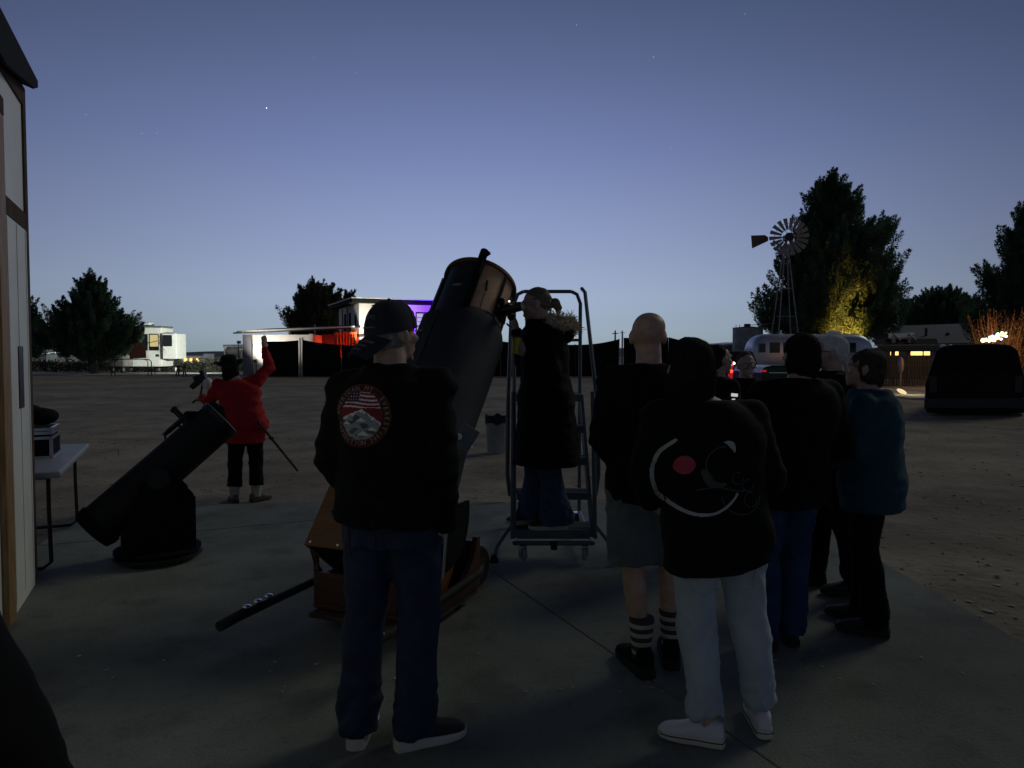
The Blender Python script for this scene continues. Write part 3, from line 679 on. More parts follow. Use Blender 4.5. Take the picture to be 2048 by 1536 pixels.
tk = thing('water_tank', 'corrugated steel water tank beside the silver trailer', 'tank', ((1503 - 1024) / FPX * 56, 57, 0))
s = FPX / 56; x = (1503 - 1024) / s; rr = 29 / s; zt = CAMH + (HOR - 656) / s
mb = MB(); mb.loft([[V((x + math.cos(a) * rr * (1 + .018 * (k % 2)), 57 + math.sin(a) * rr * (1 + .018 * (k % 2)), z)) for k, a in enumerate(np.linspace(0, 2 * math.pi, 64, endpoint=False))] for z in (-.1, zt)]); mb.build('shell', M_galvd, tk)
mb = MB(); mb.loft([circ(V((x, 57, zt)), V((1, 0, 0)), V((0, 1, 0)), rr * 1.04, 32), circ(V((x, 57, zt + .06)), V((1, 0, 0)), V((0, 1, 0)), rr * 1.04, 32), circ(V((x, 57, zt + .16)), V((1, 0, 0)), V((0, 1, 0)), .2, 32)]); mb.build('roof', M_shed, tk)
MB().cyl((x - .05, 57, zt + .15), (x - .05, 57, zt + .36), .26, .24, 14).build('lid', M_maroon, tk, bevel=.02)
MB().tube([(x + .1, 57, zt + .25), (x + 2.3, 57.5, zt + .42)], .03, 6).build('pipe', M_galvd, tk)
mb = MB()
for q in (-.14, .14): mb.tube([(x - rr * .98 + q, 56.0, -.05), (x - rr * .98 + q, 56.0, zt + .25)], .025, 5)
for k in range(9): mb.tube([(x - rr * .98 - .14, 56, .3 + k * .32), (x - rr * .98 + .14, 56, .3 + k * .32)], .018, 5)
mb.build('ladder', M_galvd, tk)
wb = thing('low_building', 'low pale roof showing left of the water tank', 'building', ((1445 - 1024) / FPX * 62, 62, 0))
a, b = P(1400, 712, 62), P(1478, 684, 62); abox(wb, 'wall', M_shed, a.x, b.x, 62, 66, -.1, b.z - .2); mb = MB(); mb.prism([V((a.x - .2, 61.7, b.z - .55)), V((b.x + .2, 61.7, b.z - .22)), V((b.x + .2, 66.2, b.z - .1)), V((a.x - .2, 66.2, b.z - .4))], (0, 0, .16)); mb.build('roof', M_galv, wb)

al = thing('silver_trailer', 'rounded silver travel trailer under the tallest pine', 'travel trailer', ((1630 - 1024) / FPX * 45, 45, 0))
s = FPX / 45; xa, xb = (1509 - 1024) / s, (1751 - 1024) / s; zb, zt = .55, CAMH + (HOR - 667) / s
rings = []
def sq(cx, hw, hh, zc, yc, n=28, e=3.4):
    out = []
    for k in range(n):
        a = 2 * math.pi * k / n; c_, s_ = math.cos(a), math.sin(a)
        out.append(V((cx, yc + hw * math.copysign(abs(c_) ** (2 / e), c_), zc + hh * math.copysign(abs(s_) ** (2 / e), s_))))
    return out
for t in (0, .006, .02, .045, .08, .13, .2, .35, .5, .65, .8, .87, .92, .955, .98, .994, 1):
    q = min(t, 1 - t) / .13; k = math.sqrt(max(0, 1 - max(0, 1 - q) ** 2)) if q < 1 else 1
    k = .30 + .70 * k; lo = zb + (1 - k) * .25; hi = zt - (1 - k) * 1.25
    rings.append(sq(xa + (xb - xa) * t, 1.2 * (.55 + .45 * k), (hi - lo) / 2, (hi + lo) / 2, 46.2))
mb = MB(); mb.loft(rings); mb.build('body', M_gal2, al, smooth=True, angle=60)
def alwin(x0, x1, y0, y1, name='window', m=M_glass, parent=al): 
    f = pxbox(al, name, M_galvd, 44.955, x0 - 1, x1 + 1, y0 - 1, y1 + 1, .30, parent, .03); pxbox(al, 'pane', m, 44.93, x0, x1, y0, y1, .02, f); return f
alwin(1541, 1560, 685, 705); alwin(1568, 1592, 685, 705); alwin(1519, 1531, 687, 704)
dd = pxbox(al, 'door', M_gal2, 44.965, 1664, 1682, 681, 733, .2, bev=.02); alwin(1690, 1712, 686, 705)
pxbox(al, 'belt_trim', M_galv, 44.97, 1520, 1742, 708, 709.2, .2)
p = P(1668, 663.5, 46.2); MB().loft([circ(p + V((0, 0, dz)), V((1, 0, 0)), V((0, 1, 0)), r, 18) for dz, r in ((-.14, .45), (.0, .42), (.07, .28), (.09, .05))]).build('roof_vent', M_white, al, smooth=True)
for px in (1606, 1640): wheel(al, ((px - 1024) / s, 45.35, .34), .34, .24, V((0, 1, 0)))
abox(al, 'chassis', M_black, xa + .8, xb - .6, 45.3, 47, .30, .56)
floodlight('yellow floodlight on the ground lighting the tallest pine', (26.3, 55.9, .5), (26.3, 57.6, 5.4), 7500, (1, .47, .09), 62, em=E_warm, blend=.9)

# low green trailer with round lamp, maroon pickup, dark suv
ut = thing('utility_trailer', 'low dark green vehicle with one round lamp and a red marker', 'trailer', ((1590 - 1024) / FPX * 20, 20, 0))
d = 20; a = P(1527, 760, d); b = P(1656, 731, d)
mb = MB(); mb.prism([P(px, py, d) for px, py in ((1524, 790), (1524, 742), (1530, 734), (1545, 731), (1640, 731), (1650, 734), (1654, 742), (1654, 790))], (0, 2.6, 0)); mb.build('body', M_dkgreen, ut, bevel=.05)
mb = MB(); mb.prism([P(px, py, d - .03) for px, py in ((1538, 744.5), (1626, 744.5), (1626, 746.5), (1538, 746.5))], (0, .03, 0)); mb.build('chrome_strip', M_steel, ut)
c = P(1633.5, 736.5, d - .02); lm = MB().cyl(c, c - V((0, .07, 0)), .125, .115, 20).build('lamp_bezel', M_steel, ut, smooth=True)
MB().sph(c - V((0, .07, 0)), (.095, .03, .095), 16, 8).build('lamp_lens', mat('milky_lens', (.62, .60, .52), .25, emit=(.9, .85, .7), estr=.16), lm, smooth=True)
pxbox(ut, 'marker_light', E_redd, d - .05, 1522, 1533, 740, 744, .04)
for px in (1536, 1643): wheel(ut, ((px - 1024) / FPX * d, d + .5, .36), .36, .22)
pu = thing('pickup_truck', 'dark maroon pickup seen from behind with a glowing tail lamp', 'pickup truck', ((1496 - 1024) / FPX * 25, 25, 0))
d = 25; xl, xr = (1446 - 1024) / FPX * d, (1552 - 1024) / FPX * d
abox(pu, 'body', M_maroon, xl, xr, d, d + 5.2, .55, 1.18, bev=.06)
mb = MB(); mb.prism([V((xl + .05, d + 1.6, 1.17)), V((xl + .2, d + 1.8, 1.70)), V((xr - .2, d + 1.8, 1.70)), V((xr - .05, d + 1.6, 1.17))], (0, 1.9, 0)); mb.build('cab', M_maroon, pu, bevel=.06)
mb = MB(); mb.prism([V((xl + .22, d + 1.66, 1.25)), V((xl + .3, d + 1.77, 1.62)), V((xr - .3, d + 1.77, 1.62)), V((xr - .22, d + 1.66, 1.25))], (0, .03, 0)); mb.build('rear_window', M_glass, pu)
abox(pu, 'tailgate', M_maroon, xl + .36, xr - .30, d - .04, d - .002, .62, 1.16, bev=.015)
abox(pu, 'bumper', M_galvd, xl, xr, d - .16, d - .01, .42, .56, bev=.03)
for x0 in (xl + .17, xr - .28):
    tl = abox(pu, 'tail_lamp', E_redd, x0, x0 + .16, d - .05, d - .001, .74, 1.14, bev=.01)
for q, (dx, z, r, m) in enumerate(((.21, 1.22, .042, E_white), (.36, 1.27, .042, E_white), (.28, 1.26, .085, E_red), (.28, .99, .06, E_red))):
    MB().sph((xl + dx, d - .05, z), (r, .02, r), 12, 7).build('lamp_bulb', m, pu, smooth=True)
spot('lamp', (xl + .28, d - .3, 1.2), (xl + .28, d - 2, .6), 1.2, (1, .05, .03), pu, kind='POINT')
for x0 in (xl + .12, xr - .12):
    for y0 in (d + 1.0, d + 4.2): wheel(pu, (x0, y0, .38), .38, .24)
sv = thing('parked_suv', 'dark brown sport utility car at the right edge of the yard', 'car', (12.3, 18.8, 0))
d = 18.6; pr = [(1852, 826), (1850, 770), (1858, 745), (1872, 703), (1884, 693), (1910, 688.5), (1990, 687), (2022, 690), (2036, 701), (2046, 745), (2054, 770), (2052, 826)]
hl = P(1852, 826, d); mb = MB()
ringf = [P(px, py, d) for px, py in pr]; r2 = [p + V((1.45, 2.2, 0)) for p in ringf]; r3 = [V((p.x + 1.98, p.y + 3.0, min(p.z, 1.0 + (p.z - 1.0) * .25) if p.z > 1.0 else p.z)) for p in ringf]; r4 = [V((p.x + 2.85, p.y + 4.3, min(p.z, .95))) for p in ringf]
mb.loft([ringf, r2, r3, r4]); mb.build('body', M_suv, sv, bevel=.05)
mb = MB(); mb.prism([P(px, py, d - .02) for px, py in ((1868, 740), (1880, 702), (1905, 697), (1995, 696), (2020, 702), (2034, 740))], (0, .05, 0)); mb.build('rear_window', M_matte, sv)
pxbox(sv, 'bumper', M_black, d - .12, 1852, 2052, 796, 818, .11, bev=.03)
for px in (1858, 2030): pxbox(sv, 'tail_lamp', M_maroon, d - .03, px, px + 16, 752, 785, .04)
for px in (1868, 2036):
    for dy in (.9, 3.5): wheel(sv, ((px - 1024) / FPX * d + dy * .66, d + dy, .36), .36, .24)

# metal building, picnic shelter, picket fence, lamps
mbld = thing('metal_building', 'long grey metal building behind the picnic shelter', 'building', ((1930 - 1024) / FPX * 55, 55, 0))
a, b = P(1782, 712, 55), P(2240, 655, 55)
abox(mbld, 'wall', M_shed, a.x, b.x, 55.3, 68, -.1, 2.2)
mb = MB(); zr0 = CAMH + (HOR - 682) / FPX * 55; zr1 = CAMH + (HOR - 654) / FPX * 61
mb.prism([V((a.x - .3, 54.9, zr0 - .35)), V((b.x, 54.9, zr0 - .1)), V((b.x, 62, zr1 + .45)), V((a.x + .4, 62, zr1 - .1))], (0, 0, .12)); mb.build('roof', M_shed, mbld)
mb = MB(); mb.prism([V((a.x - .3, 54.85, zr0 - .62)), V((b.x, 54.85, zr0 - .37)), V((b.x, 54.85, zr0 - .12)), V((a.x - .3, 54.85, zr0 - .37))], (0, .05, 0)); mb.build('fascia', M_white, mbld)
for px, py, r in ((1852, 661, .10), (1895, 670, .14)):
    p = P(px, py + 8, 57.5); MB().cyl(p - V((0, 0, .6)), p + V((0, 0, .5)), r, n=8).build('flue', M_black, mbld)
for x0, x1 in ((1781, 1785), (1790, 1797), (1821, 1845), (1848, 1860)): 
    f = pxbox(mbld, 'window', M_brown, 55.2, x0 - .8, x1 + .8, 701, 711, .1); pxbox(mbld, 'pane', E_amber, 55.17, x0, x1, 702, 710.5, .025, f)
sh = thing('picnic_shelter', 'dark picnic shelter roof in front of the metal building', 'shelter', ((1812 - 1024) / FPX * 40, 40, 0))
for q, (pts) in enumerate((((1744, 678.5), (1873, 677), (1877, 689), (1752, 690)), ((1754, 691.5), (1878, 690.5), (1882, 701), (1772, 701.5)))):
    mb = MB(); mb.prism([P(px, py, 40 + (0 if i > 1 else 1.1) - q * 1.2) for i, (px, py) in enumerate(pts)], (0, 0, -.05)); mb.build('roof_panel', M_matte, sh)
MB().tube([P(1748, 690.5, 39.4), P(1879, 689.6, 39.4)], .03, 6).build('rail', M_galv, sh)
mb = MB(); mb.prism([P(1777, 667, 42), P(1831, 665, 42), P(1822, 673, 40.8), P(1777, 675, 40.8)], (0, 0, -.06)); mb.build('upper_panel', M_galvd, sh)
for px in (1786, 1817): p = P(px, 712, 40.4); MB().box((p.x, 40.4, 1.25), (.16, .16, 2.6)).build('post', M_dkgrey, sh)
for px in (1786, 1817): p = P(px, 668, 41.2); MB().tube([(p.x, 40.4, 2.4), p], .05, 6).build('brace', M_dkgrey, sh)
pf = thing('picket_fence', 'dark picket fence under the picnic shelter', 'fence', ((1815 - 1024) / FPX * 37, 37, 0))
x0 = (1752 - 1024) / FPX * 37
for k in range(26):
    x = x0 + k * .135; MB().box((x, 37, .74 + .03 * math.sin(k * 2.1)), (.085, .025, 1.5 + .06 * math.sin(k * 2.1))).build('picket', M_scrub, pf)
abox(pf, 'rail', M_scrub, x0 - .1, x0 + 3.5, 37.02, 37.06, .35, .43); abox(pf, 'rail', M_scrub, x0 - .1, x0 + 3.5, 37.02, 37.06, 1.15, 1.23)
tk2 = MB(); p = P(1815, 728, 36.4); tk2.sph((p.x - .35, 36.4, 1.05), (.16, .16, .42), 12, 8); tk2.cyl((p.x - .35, 36.4, -.02), (p.x - .35, 36.4, .7), .05, n=8)
tag(tk2.build('gas_bottle', M_galvd, smooth=True), 'dull rounded cylinder standing before the picket fence', 'cylinder')
wl = thing('path_light', 'low warm path light shining on the gravel beyond the teal jacket', 'lamp', P(1806, 792, 28).xy.to_3d())
p = P(1806, 783, 28); MB().cyl((p.x, 28, -.03), (p.x, 28, p.z - .03), .03, n=8).build('post', M_black, wl)
MB().sph(p + V((-.05, 0, 0)), (.20, .16, .075), 14, 8, Matrix.Rotation(R(28), 3, 'Y')).build('lens', glow('path_lens', (1, .80, .42), .9), wl, smooth=True)
spot('lamp', p + V((.15, -.45, .35)), p + V((1, -3, -2)), 9, (1, .75, .36), wl, kind='POINT', r=.1)
MB().prism([V(q) for q in ((14.2, 25.6, -.03), (16.6, 25.4, -.03), (17.5, 35.5, -.03), (15.0, 36, -.03))], (0, 0, .055)).build('gravel_path', M_road).__setitem__('kind', 'structure')
# lit string lights on a dry bush at the far right
st = thing('string_lights', 'tangle of bright coloured string lights on a dry bush', 'string lights', ((1988 - 1024) / FPX * 34, 34, 0))
g = random.Random(4)
for k in range(46):
    t = g.random(); px = 1966 + 46 * t + g.gauss(0, 2); py = 683 - 22 * t * g.random() - 4 * g.random(); p = P(px, py, 34 + g.uniform(-.25, .25))
    MB().sph(p, g.choice((.045, .06, .085)), 8, 5).build('bulb', g.choice((E_white, E_warm, E_warm, E_warm, E_amber, E_pink, E_blue, E_green)), st, smooth=True)
mb = MB(); mb.tube([P(1966, 683, 34), P(1976, 676, 33.9), P(1988, 680, 34.1), P(1998, 668, 34), P(2010, 660, 34)], .008, 4); mb.build('wire', M_black, st)
spot('lamp', P(1992, 676, 33.6), P(1992, 650, 34), 190, (1, .40, .10), st, kind='POINT', r=.4)
bush = thing('dry_bush', 'dry tan bush glowing orange behind the string lights', 'bush', ((2005 - 1024) / FPX * 35, 35, 0))
mb = MB(); bx = (2008 - 1024) / FPX * 35
for k in range(230):
    a = g.uniform(0, 6.28); h_ = g.uniform(1.2, 3.9); sp = g.uniform(.2, 1.5); p0 = V((bx + g.uniform(-.5, .5), 35 + g.uniform(-.3, .3), -.05)); e = p0 + V((math.cos(a) * sp, math.sin(a) * sp * .8, h_))
    mb.tube([p0, p0.lerp(e, .5) + V((math.cos(a) * .15, 0, .1)), e], [.018, .012, .003], 4)
    for j in range(6):
        c = p0.lerp(e, g.uniform(.45, 1)); v = V((g.gauss(0, 1), g.gauss(0, 1), g.gauss(.6, 1))).normalized() * g.uniform(.15, .4); mb.tube([c, c + v], [.007, .002], 3)
mb.build('twigs', M_twig, bush)

# ================================================================== NEAR OBJECTS
# folding table, case, bag
tb = thing('folding_table', 'grey plastic folding table behind the shed corner', 'table', (-3.6, 5.6, 0))
ta = V((-3.12, 4.95, 0)); tu = U; tw = -W                                 # near right corner
tc_ = lambda a, b, z: ta + tu * a + tw * b + V((0, 0, z)); TA = [tu, tw, V((0, 0, 1))]
MB().box(tc_(.9, .38, .70), (1.80, .76, .045), axes=TA).build('tabletop', M_table, tb, bevel=.015)
MB().box(tc_(.9, .38, .668), (1.6, .6, .018), axes=TA).build('apron', M_dkgrey, tb)
for a in (.18, 1.62):
    MB().tube([tc_(a, .10, .66), tc_(a, .10, .42), tc_(a - .02, .09, .06), tc_(a - .02, .14, .02), tc_(a - .02, .62, .02), tc_(a - .02, .67, .06), tc_(a, .66, .42), tc_(a, .66, .66)], .014, 8).build('leg', M_black, tb, smooth=True)
MB().tube([tc_(.2, .38, .40), tc_(.7, .38, .65)], .01, 6).build('brace', M_black, tb)
cs = thing('equipment_case', 'black equipment case with aluminium edges on the folding table', 'case', tc_(.95, .42, .723))
def case_pt(a, b, z): return tc_(a, b, .7235 + z)
MB().box(case_pt(.98, .42, .115), (.40, .52, .225), axes=TA).build('shell', M_matte, cs)
def edge(p, q, r=.013): MB().box((p + q) / 2, ((q - p).length + .012, .022, .022), axes=list((lambda z: (z, V((0, 0, 1)).cross(z).normalized() if abs(z.z) < .9 else tu, z.cross(V((0, 0, 1)).cross(z).normalized() if abs(z.z) < .9 else tu)))((q - p).normalized()))).build('edge_trim', M_alu, cs)
for z in (.008, .16, .198, .226):
    for a in (.78, 1.18): edge(case_pt(a, .16, z), case_pt(a, .68, z))
    for b in (.16, .68): edge(case_pt(.78, b, z), case_pt(1.18, b, z))
for a in (.78, 1.18):
    for b in (.16, .68): edge(case_pt(a, b, .008), case_pt(a, b, .16)); edge(case_pt(a, b, .198), case_pt(a, b, .226))
mb = MB(); mb.sph(case_pt(.98, .45, .33), (.22, .27, .095), 18, 10); mb.sph(case_pt(.95, .25, .32), (.13, .14, .07), 14, 8); mb.sph(case_pt(1.0, .62, .33), (.15, .16, .085), 14, 8)
o = remeshed(mb, 'soft_bag', M_matte, None, .012, 2, lambda p, n: .012 * noise.noise(p * 9)); tag(o, 'soft black bag lying on the equipment case', 'bag')

# galvanised bin
bn = thing('trash_can', 'ribbed steel trash can with a black liner behind the ladder', 'trash can', P(995, 905, 11.4).xy.to_3d())
c = V((P(995, 905, 11.4).x, 11.4, 0)); mb = MB()
mb.loft([[c + V((math.cos(a) * r * (1 + .02 * (k % 2)), math.sin(a) * r * (1 + .02 * (k % 2)), z)) for k, a in enumerate(np.linspace(0, 2 * math.pi, 48, endpoint=False))] for z, r in ((-.02, .155), (.5, .185))]); mb.build('can', M_galvd, bn)
mb = MB(); X1, Y1 = V((1, 0, 0)), V((0, 1, 0))
mb.loft([[c + V((math.cos(a) * r, math.sin(a) * r, z + .018 * math.sin(a * 5) + .01 * math.sin(a * 9))) for a in np.linspace(0, 2 * math.pi, 40, endpoint=False)] for z, r in ((.46, .195), (.52, .20), (.575, .196), (.57, .17), (.4, .15))]); mb.build('liner', M_rub, bn, smooth=True)

# rolling platform ladder
lad = thing('rolling_ladder', 'dark grey rolling platform ladder the woman stands on', 'ladder', (.31, 5.7, 0))
LX, LY = .31, 5.28; hw = .29
def lbar(name, pts, r=.016, m=M_dkgrey, n=8, parent=lad): return MB().tube(pts, r, n).build(name, m, parent, smooth=True)
steps = [(.235, LY + .02), (.475, LY + .22), (.715, LY + .40), (.955, LY + .56), (1.20, LY + .74)]
for i, (z, y) in enumerate(steps):
    dp = .26 if i == 0 else (.34 if i == 4 else .17); wd = 2 * hw + .05 if i == 0 else 2 * hw - .03
    t = MB().box((LX, y + dp / 2, z - .012), (wd, dp, .024)).build('step', M_tread, lad, bevel=.004)
    MB().box((LX, y - .006, z - .03), (wd + .002, .012, .058)).build('nosing', M_dkgrey, t, bevel=.003)
for s_ in (-1, 1):
    x = LX + s_ * hw
    MB().prism([V((x - .012, LY - .01, .20)), V((x - .012, LY + .05, .20)), V((x - .012, LY + 1.02, 1.19)), V((x - .012, LY + .90, 1.19))], (.024, 0, 0)).build('stringer', M_dkgrey, lad)
    lbar('front_post', [(x + s_ * .015, LY + .0, .17), (x + s_ * .012, LY + .10, .95), (x + s_ * .01, LY + .16, 1.25)], .017)
    lbar('handrail', [(x + s_ * .035, LY + .16, .46), (x + s_ * .055, LY + .14, .62), (x + s_ * .05, LY + .20, 1.15), (x + s_ * .02, LY + .86, 2.06), (x, LY + .94, 2.10)], .016)
    lbar('rear_post', [(x, LY + 1.10, .10), (x, LY + 1.08, 1.2), (x, LY + 1.06, 1.98), (x - s_ * .03, LY + 1.06, 2.06), (x - s_ * .08, LY + 1.06, 2.085)] if s_ > 0 else [(x, LY + 1.10, .10), (x, LY + 1.08, 1.2), (x, LY + 1.06, 1.98), (x - s_ * .03, LY + 1.06, 2.06), (x - s_ * .08, LY + 1.06, 2.085)], .016)
    lbar('base_rail', [(x, LY + .02, .13), (x, LY + 1.12, .13)], .018)
    lbar('side_brace', [(x, LY + .10, .16), (x, LY + 1.06, 1.1)], .010)
    # outrigger with rubber foot
    f = V((LX + s_ * .44, LY - .10, 0)); ol = lbar('outrigger', [(x + s_ * .01, LY + .06, .27), (x + s_ * .07, LY + .02, .20), (f.x - s_ * .02, f.y + .02, .13), (f.x, f.y, .06)], .014)
    mb = MB(); mb.loft([circ(f + V((0, 0, z)), X1, Y1, r, 14) for z, r in ((.022, .036), (.03, .036), (.075, .018), (.08, .016))]); mb.build('rubber_foot', M_rub, ol, smooth=True)
lbar('guard_rail', [(LX - hw + .08, LY + 1.06, 2.085), (LX + hw - .08, LY + 1.06, 2.085)], .016)
lbar('guard_rail', [(LX - hw, LY + 1.07, 1.66), (LX + hw, LY + 1.07, 1.66)], .013)
lbar('cross_bar', [(LX - hw, LY + 1.10, .32), (LX + hw, LY + 1.10, .32)], .02); lbar('cross_bar', [(LX - hw, LY + .02, .13), (LX + hw, LY + .02, .13)], .018)
lbar('cross_bar', [(LX - hw + .02, LY + .06, .165), (LX + hw - .02, LY + .06, .165)], .012)
MB().box((LX, LY - .01, .12), (.05, .05, .06)).build('pedal', M_black, lad, bevel=.01)
def caster(x, y, yaw, m):
    o = MB(); ax = V((math.cos(yaw), math.sin(yaw), 0)); fw = V((-ax.y, ax.x, 0)); c = V((x, y, 0)) - fw * .02 + V((0, 0, .068))
    fk = MB(); fk.box(c + ax * .022 + V((0, 0, .025)), (.004, .035, .07), axes=[ax, fw, V((0, 0, 1))]); fk.box(c - ax * .022 + V((0, 0, .025)), (.004, .035, .07), axes=[ax, fw, V((0, 0, 1))]); fk.box(c + V((0, 0, .062)), (.048, .05, .006), axes=[ax, fw, V((0, 0, 1))])
    k = fk.build('caster', M_steel, lad)
    x_, y_, z_ = frame(ax); w_ = MB(); w_.loft([circ(c + ax * t, x_, y_, r, 18) for t, r in ((-.016, .03), (-.016, .042), (-.01, .046), (.01, .046), (.016, .042), (.016, .03))]); w_.build('caster_wheel', m, k, smooth=True)
caster(LX - .24, LY - .03, .5, M_table); caster(LX + .235, LY - .03, -.35, M_table); caster(LX - .26, LY + 1.1, .3, M_black); caster(LX + .26, LY + 1.1, .2, M_black)

# ---- small black reflector on a rocker mount (left)
sd = thing('telescope', 'small black tube telescope on a round base at the left', 'telescope', (-2.58, 5.36, 0), 0, 'reflector telescopes on rocker mounts')
pv = V((-2.66, 5.36, .63)); A2 = V((.655, .38, .665)).normalized(); az = V((A2.x, A2.y, 0)).normalized(); sr = V((az.y, -az.x, 0))
x_, y_, z_ = frame(A2)
mb = MB(); mb.loft([circ(pv + A2 * t, x_, y_, r, 40) for t, r in ((-.50, .150), (-.50, .156), (.60, .156), (.60, .152), (.58, .150), (.58, .145), (.1, .145))]); mb.build('tube', mat('black_tube', (.009, .010, .012), .65, var=.2, spec=.3), sd, smooth=True)
mb = MB(); mb.loft([circ(pv + A2 * t, x_, y_, r, 40) for t, r in ((-.575, .10), (-.57, .152), (-.52, .168), (-.485, .168), (-.48, .157))]); mb.build('mirror_cell', M_matte, sd, smooth=True)
mb = MB(); mb.loft([circ(pv + A2 * t, x_, y_, r, 40) for t, r in ((.57, .157), (.575, .166), (.615, .166), (.62, .150), (.615, .146), (.57, .146))]); mb.build('end_ring', M_black, sd, smooth=True)
up2 = (V((0, 0, 1)) - A2 * A2.z).normalized()
fo = pv + A2 * .42 + (up2 * .8 - sr * .6).normalized() * .158; fd = (up2 * .8 - sr * .6).normalized()
mb = MB(); mb.cyl(fo, fo + fd * .07, .034, n=16); mb.cyl(fo + fd * .07, fo + fd * .16, .024, n=14); mb.cyl(fo + fd * .16, fo + fd * .175, .03, n=14); mb.build('focuser', M_black, sd, smooth=True)
fi = pv + A2 * .36 - sr * .10 + up2 * .175; mb = MB(); mb.cyl(fi - A2 * .09, fi + A2 * .08, .02, n=12); mb.cyl(fi + A2 * .08, fi + A2 * .12, .028, n=12); mb.cyl(fi - A2 * .13, fi - A2 * .09, .016, n=12); mb.box(fi - up2 * .03, (.02, .02, .05), axes=[x_, A2, up2]); mb.build('finder', M_black, sd, smooth=True)
fc = P(383, 832, 5.45); mb = MB(); mb.prism([P(368, 825, 5.42), P(392, 826, 5.46), P(420, 806, 5.55), P(440, 818, 5.6), P(446, 850, 5.6), P(398, 852, 5.48), P(376, 845, 5.44)], (.02, .03, .01)); mb.build('dew_shield', M_matte, sd)
q = pv + A2 * .44 + (up2 * .35 - sr * .9).normalized() * .158; MB().box(q, (.006, .03, .012), axes=[x_, A2, up2]).build('red_dot_label', M_galvd, sd)
for s_ in (-1, 1):
    c = pv + sr * s_ * .178
    pl = [c + az * a + V((0, 0, z - pv.z)) for a, z in ((-.22, .09), (.23, .09), (.23, .50), (.13, .62), (-.12, .62), (-.16, .45), (-.24, .22))]
    MB().prism([p - sr * .009 for p in pl], sr * .018).build('side_board', M_matte, sd, bevel=.004)
    mb = MB(); mb.cyl(c - sr * s_ * .008, c + sr * s_ * .03, .075, n=24); mb.build('bearing', M_black, sd, smooth=True)
c = V((pv.x, pv.y, 0)); fz = V((0, 0, 1))
mb = MB(); mb.box(c + az * .239 + V((0, 0, .28)), (.338, .016, .38), axes=[sr, az, fz]); mb.build('front_board', M_matte, sd, bevel=.003)
mb = MB(); mb.box(c - az * .235 + V((0, 0, .16)), (.336, .016, .14), axes=[sr, az, fz]); mb.build('back_board', M_matte, sd, bevel=.003)
MB().loft([circ(c + V((0, 0, z)), X1, Y1, .30, 44) for z in (.070, .088)]).build('top_plate', M_matte, sd)
MB().loft([circ(c + V((0, 0, z)), X1, Y1, .31, 44) for z in (.034, .056)]).build('ground_plate', M_black, sd)
for k in range(3): a = k * 2.1 + .4; MB().cyl(c + V((math.cos(a) * .25, math.sin(a) * .25, -.002)), c + V((math.cos(a) * .25, math.sin(a) * .25, .033)), .03, n=12).build('foot', M_rub, sd)
mb = MB(); mb.tube([pv + A2 * .22 + (up2 * .9 - sr * .3).normalized() * .157, pv + A2 * .25 + (up2 * .9 - sr * .3).normalized() * .195, pv + A2 * .38 + (up2 * .9 - sr * .3).normalized() * .195, pv + A2 * .41 + (up2 * .9 - sr * .3).normalized() * .157], .009, 8); mb.build('carry_handle', M_black, sd, smooth=True)
mb = MB()
for k in range(8):
    a_ = k * math.pi / 4; e_ = x_ * math.cos(a_) + y_ * math.sin(a_); mb.sph(pv + A2 * .59 + e_ * .166, .006, 8, 5)
mb.build('ring_screw', M_black, sd)
mb = MB(); c = pv - sr * .2; mb.cyl(c - sr * .0, c - sr * .035, .03, .028, 14); mb.build('tension_knob', M_rub, sd, smooth=True)
# pale worn print low on the mount, not readable in the picture
mb = MB(); nb = -az
for k, (a, wd) in enumerate(((-.10, .03), (-.055, .022), (-.02, .03), (.02, .018), (.05, .028), (.09, .03))):
    mb.box(c - az * .2445 + sr * a + V((0, 0, .165 + .006 * math.sin(k * 2))), (wd, .002, .03), axes=[sr, az, fz])
mb.build('worn_lettering', mat('worn_print', (.10, .10, .10), .7), sd)

# ---- big truss telescope with shroud on a wheeled wooden base
bt = thing('telescope', 'big orange plywood truss telescope wrapped in a black shroud', 'telescope', (-.7, 4.2, 0), 0, 'reflector telescopes on rocker mounts')
F = V((.385, .923, 0)).normalized(); Rr = V((F.y, -F.x, 0)); el = R(51.5)
A = F * math.cos(el) + V((0, 0, math.sin(el))); Nb = -F * math.sin(el) + V((0, 0, math.cos(el)))      # Nb = face turned to us and up
M0 = V((-.765, 4.0, .30)); TL = 2.23
T = lambda t, a, b: M0 + A * t + Rr * a + Nb * b
hb = .295
# mirror box of plywood boards
BA = [Rr, Nb, A]
MB().box(T(.21, 0, hb), (2 * hb + .02, .02, .42), axes=BA).build('mirror_box_board', M_orange, bt, bevel=.004)
MB().box(T(.21, 0, -hb), (2 * hb + .02, .02, .42), axes=BA).build('mirror_box_board', M_orange, bt, bevel=.004)
for s_ in (-1, 1): MB().box(T(.21, s_ * hb, 0), (.02, 2 * hb - .024, .42), axes=BA).build('mirror_box_board', M_orange, bt, bevel=.004)
MB().box(T(.008, 0, 0), (2 * hb - .03, 2 * hb - .03, .016), axes=BA).build('mirror_cell', M_matte, bt)
mb = MB(); mb.tube([T(.42, -hb - .01, hb + .012), T(.42, hb + .01, hb + .012)], .022, 10); mb.tube([T(.42, -hb - .012, hb + .01), T(.42, -hb - .012, -hb)], .022, 10); mb.build('box_rim', M_brown, bt, smooth=True)
for s_ in (-1, 1):
    c = T(.36, s_ * (hb + .024), 0); mb = MB(); mb.prism([p - Rr * .012 for p in circ(c, F, V((0, 0, 1)), .30, 26, math.pi, 2 * math.pi)] + [c + F * .30 + V((0, 0, .06)) - Rr * .012, c - F * .30 + V((0, 0, .06)) - Rr * .012], Rr * .024); mb.build('side_bearing', M_matte, bt, bevel=.003)
mb = MB()
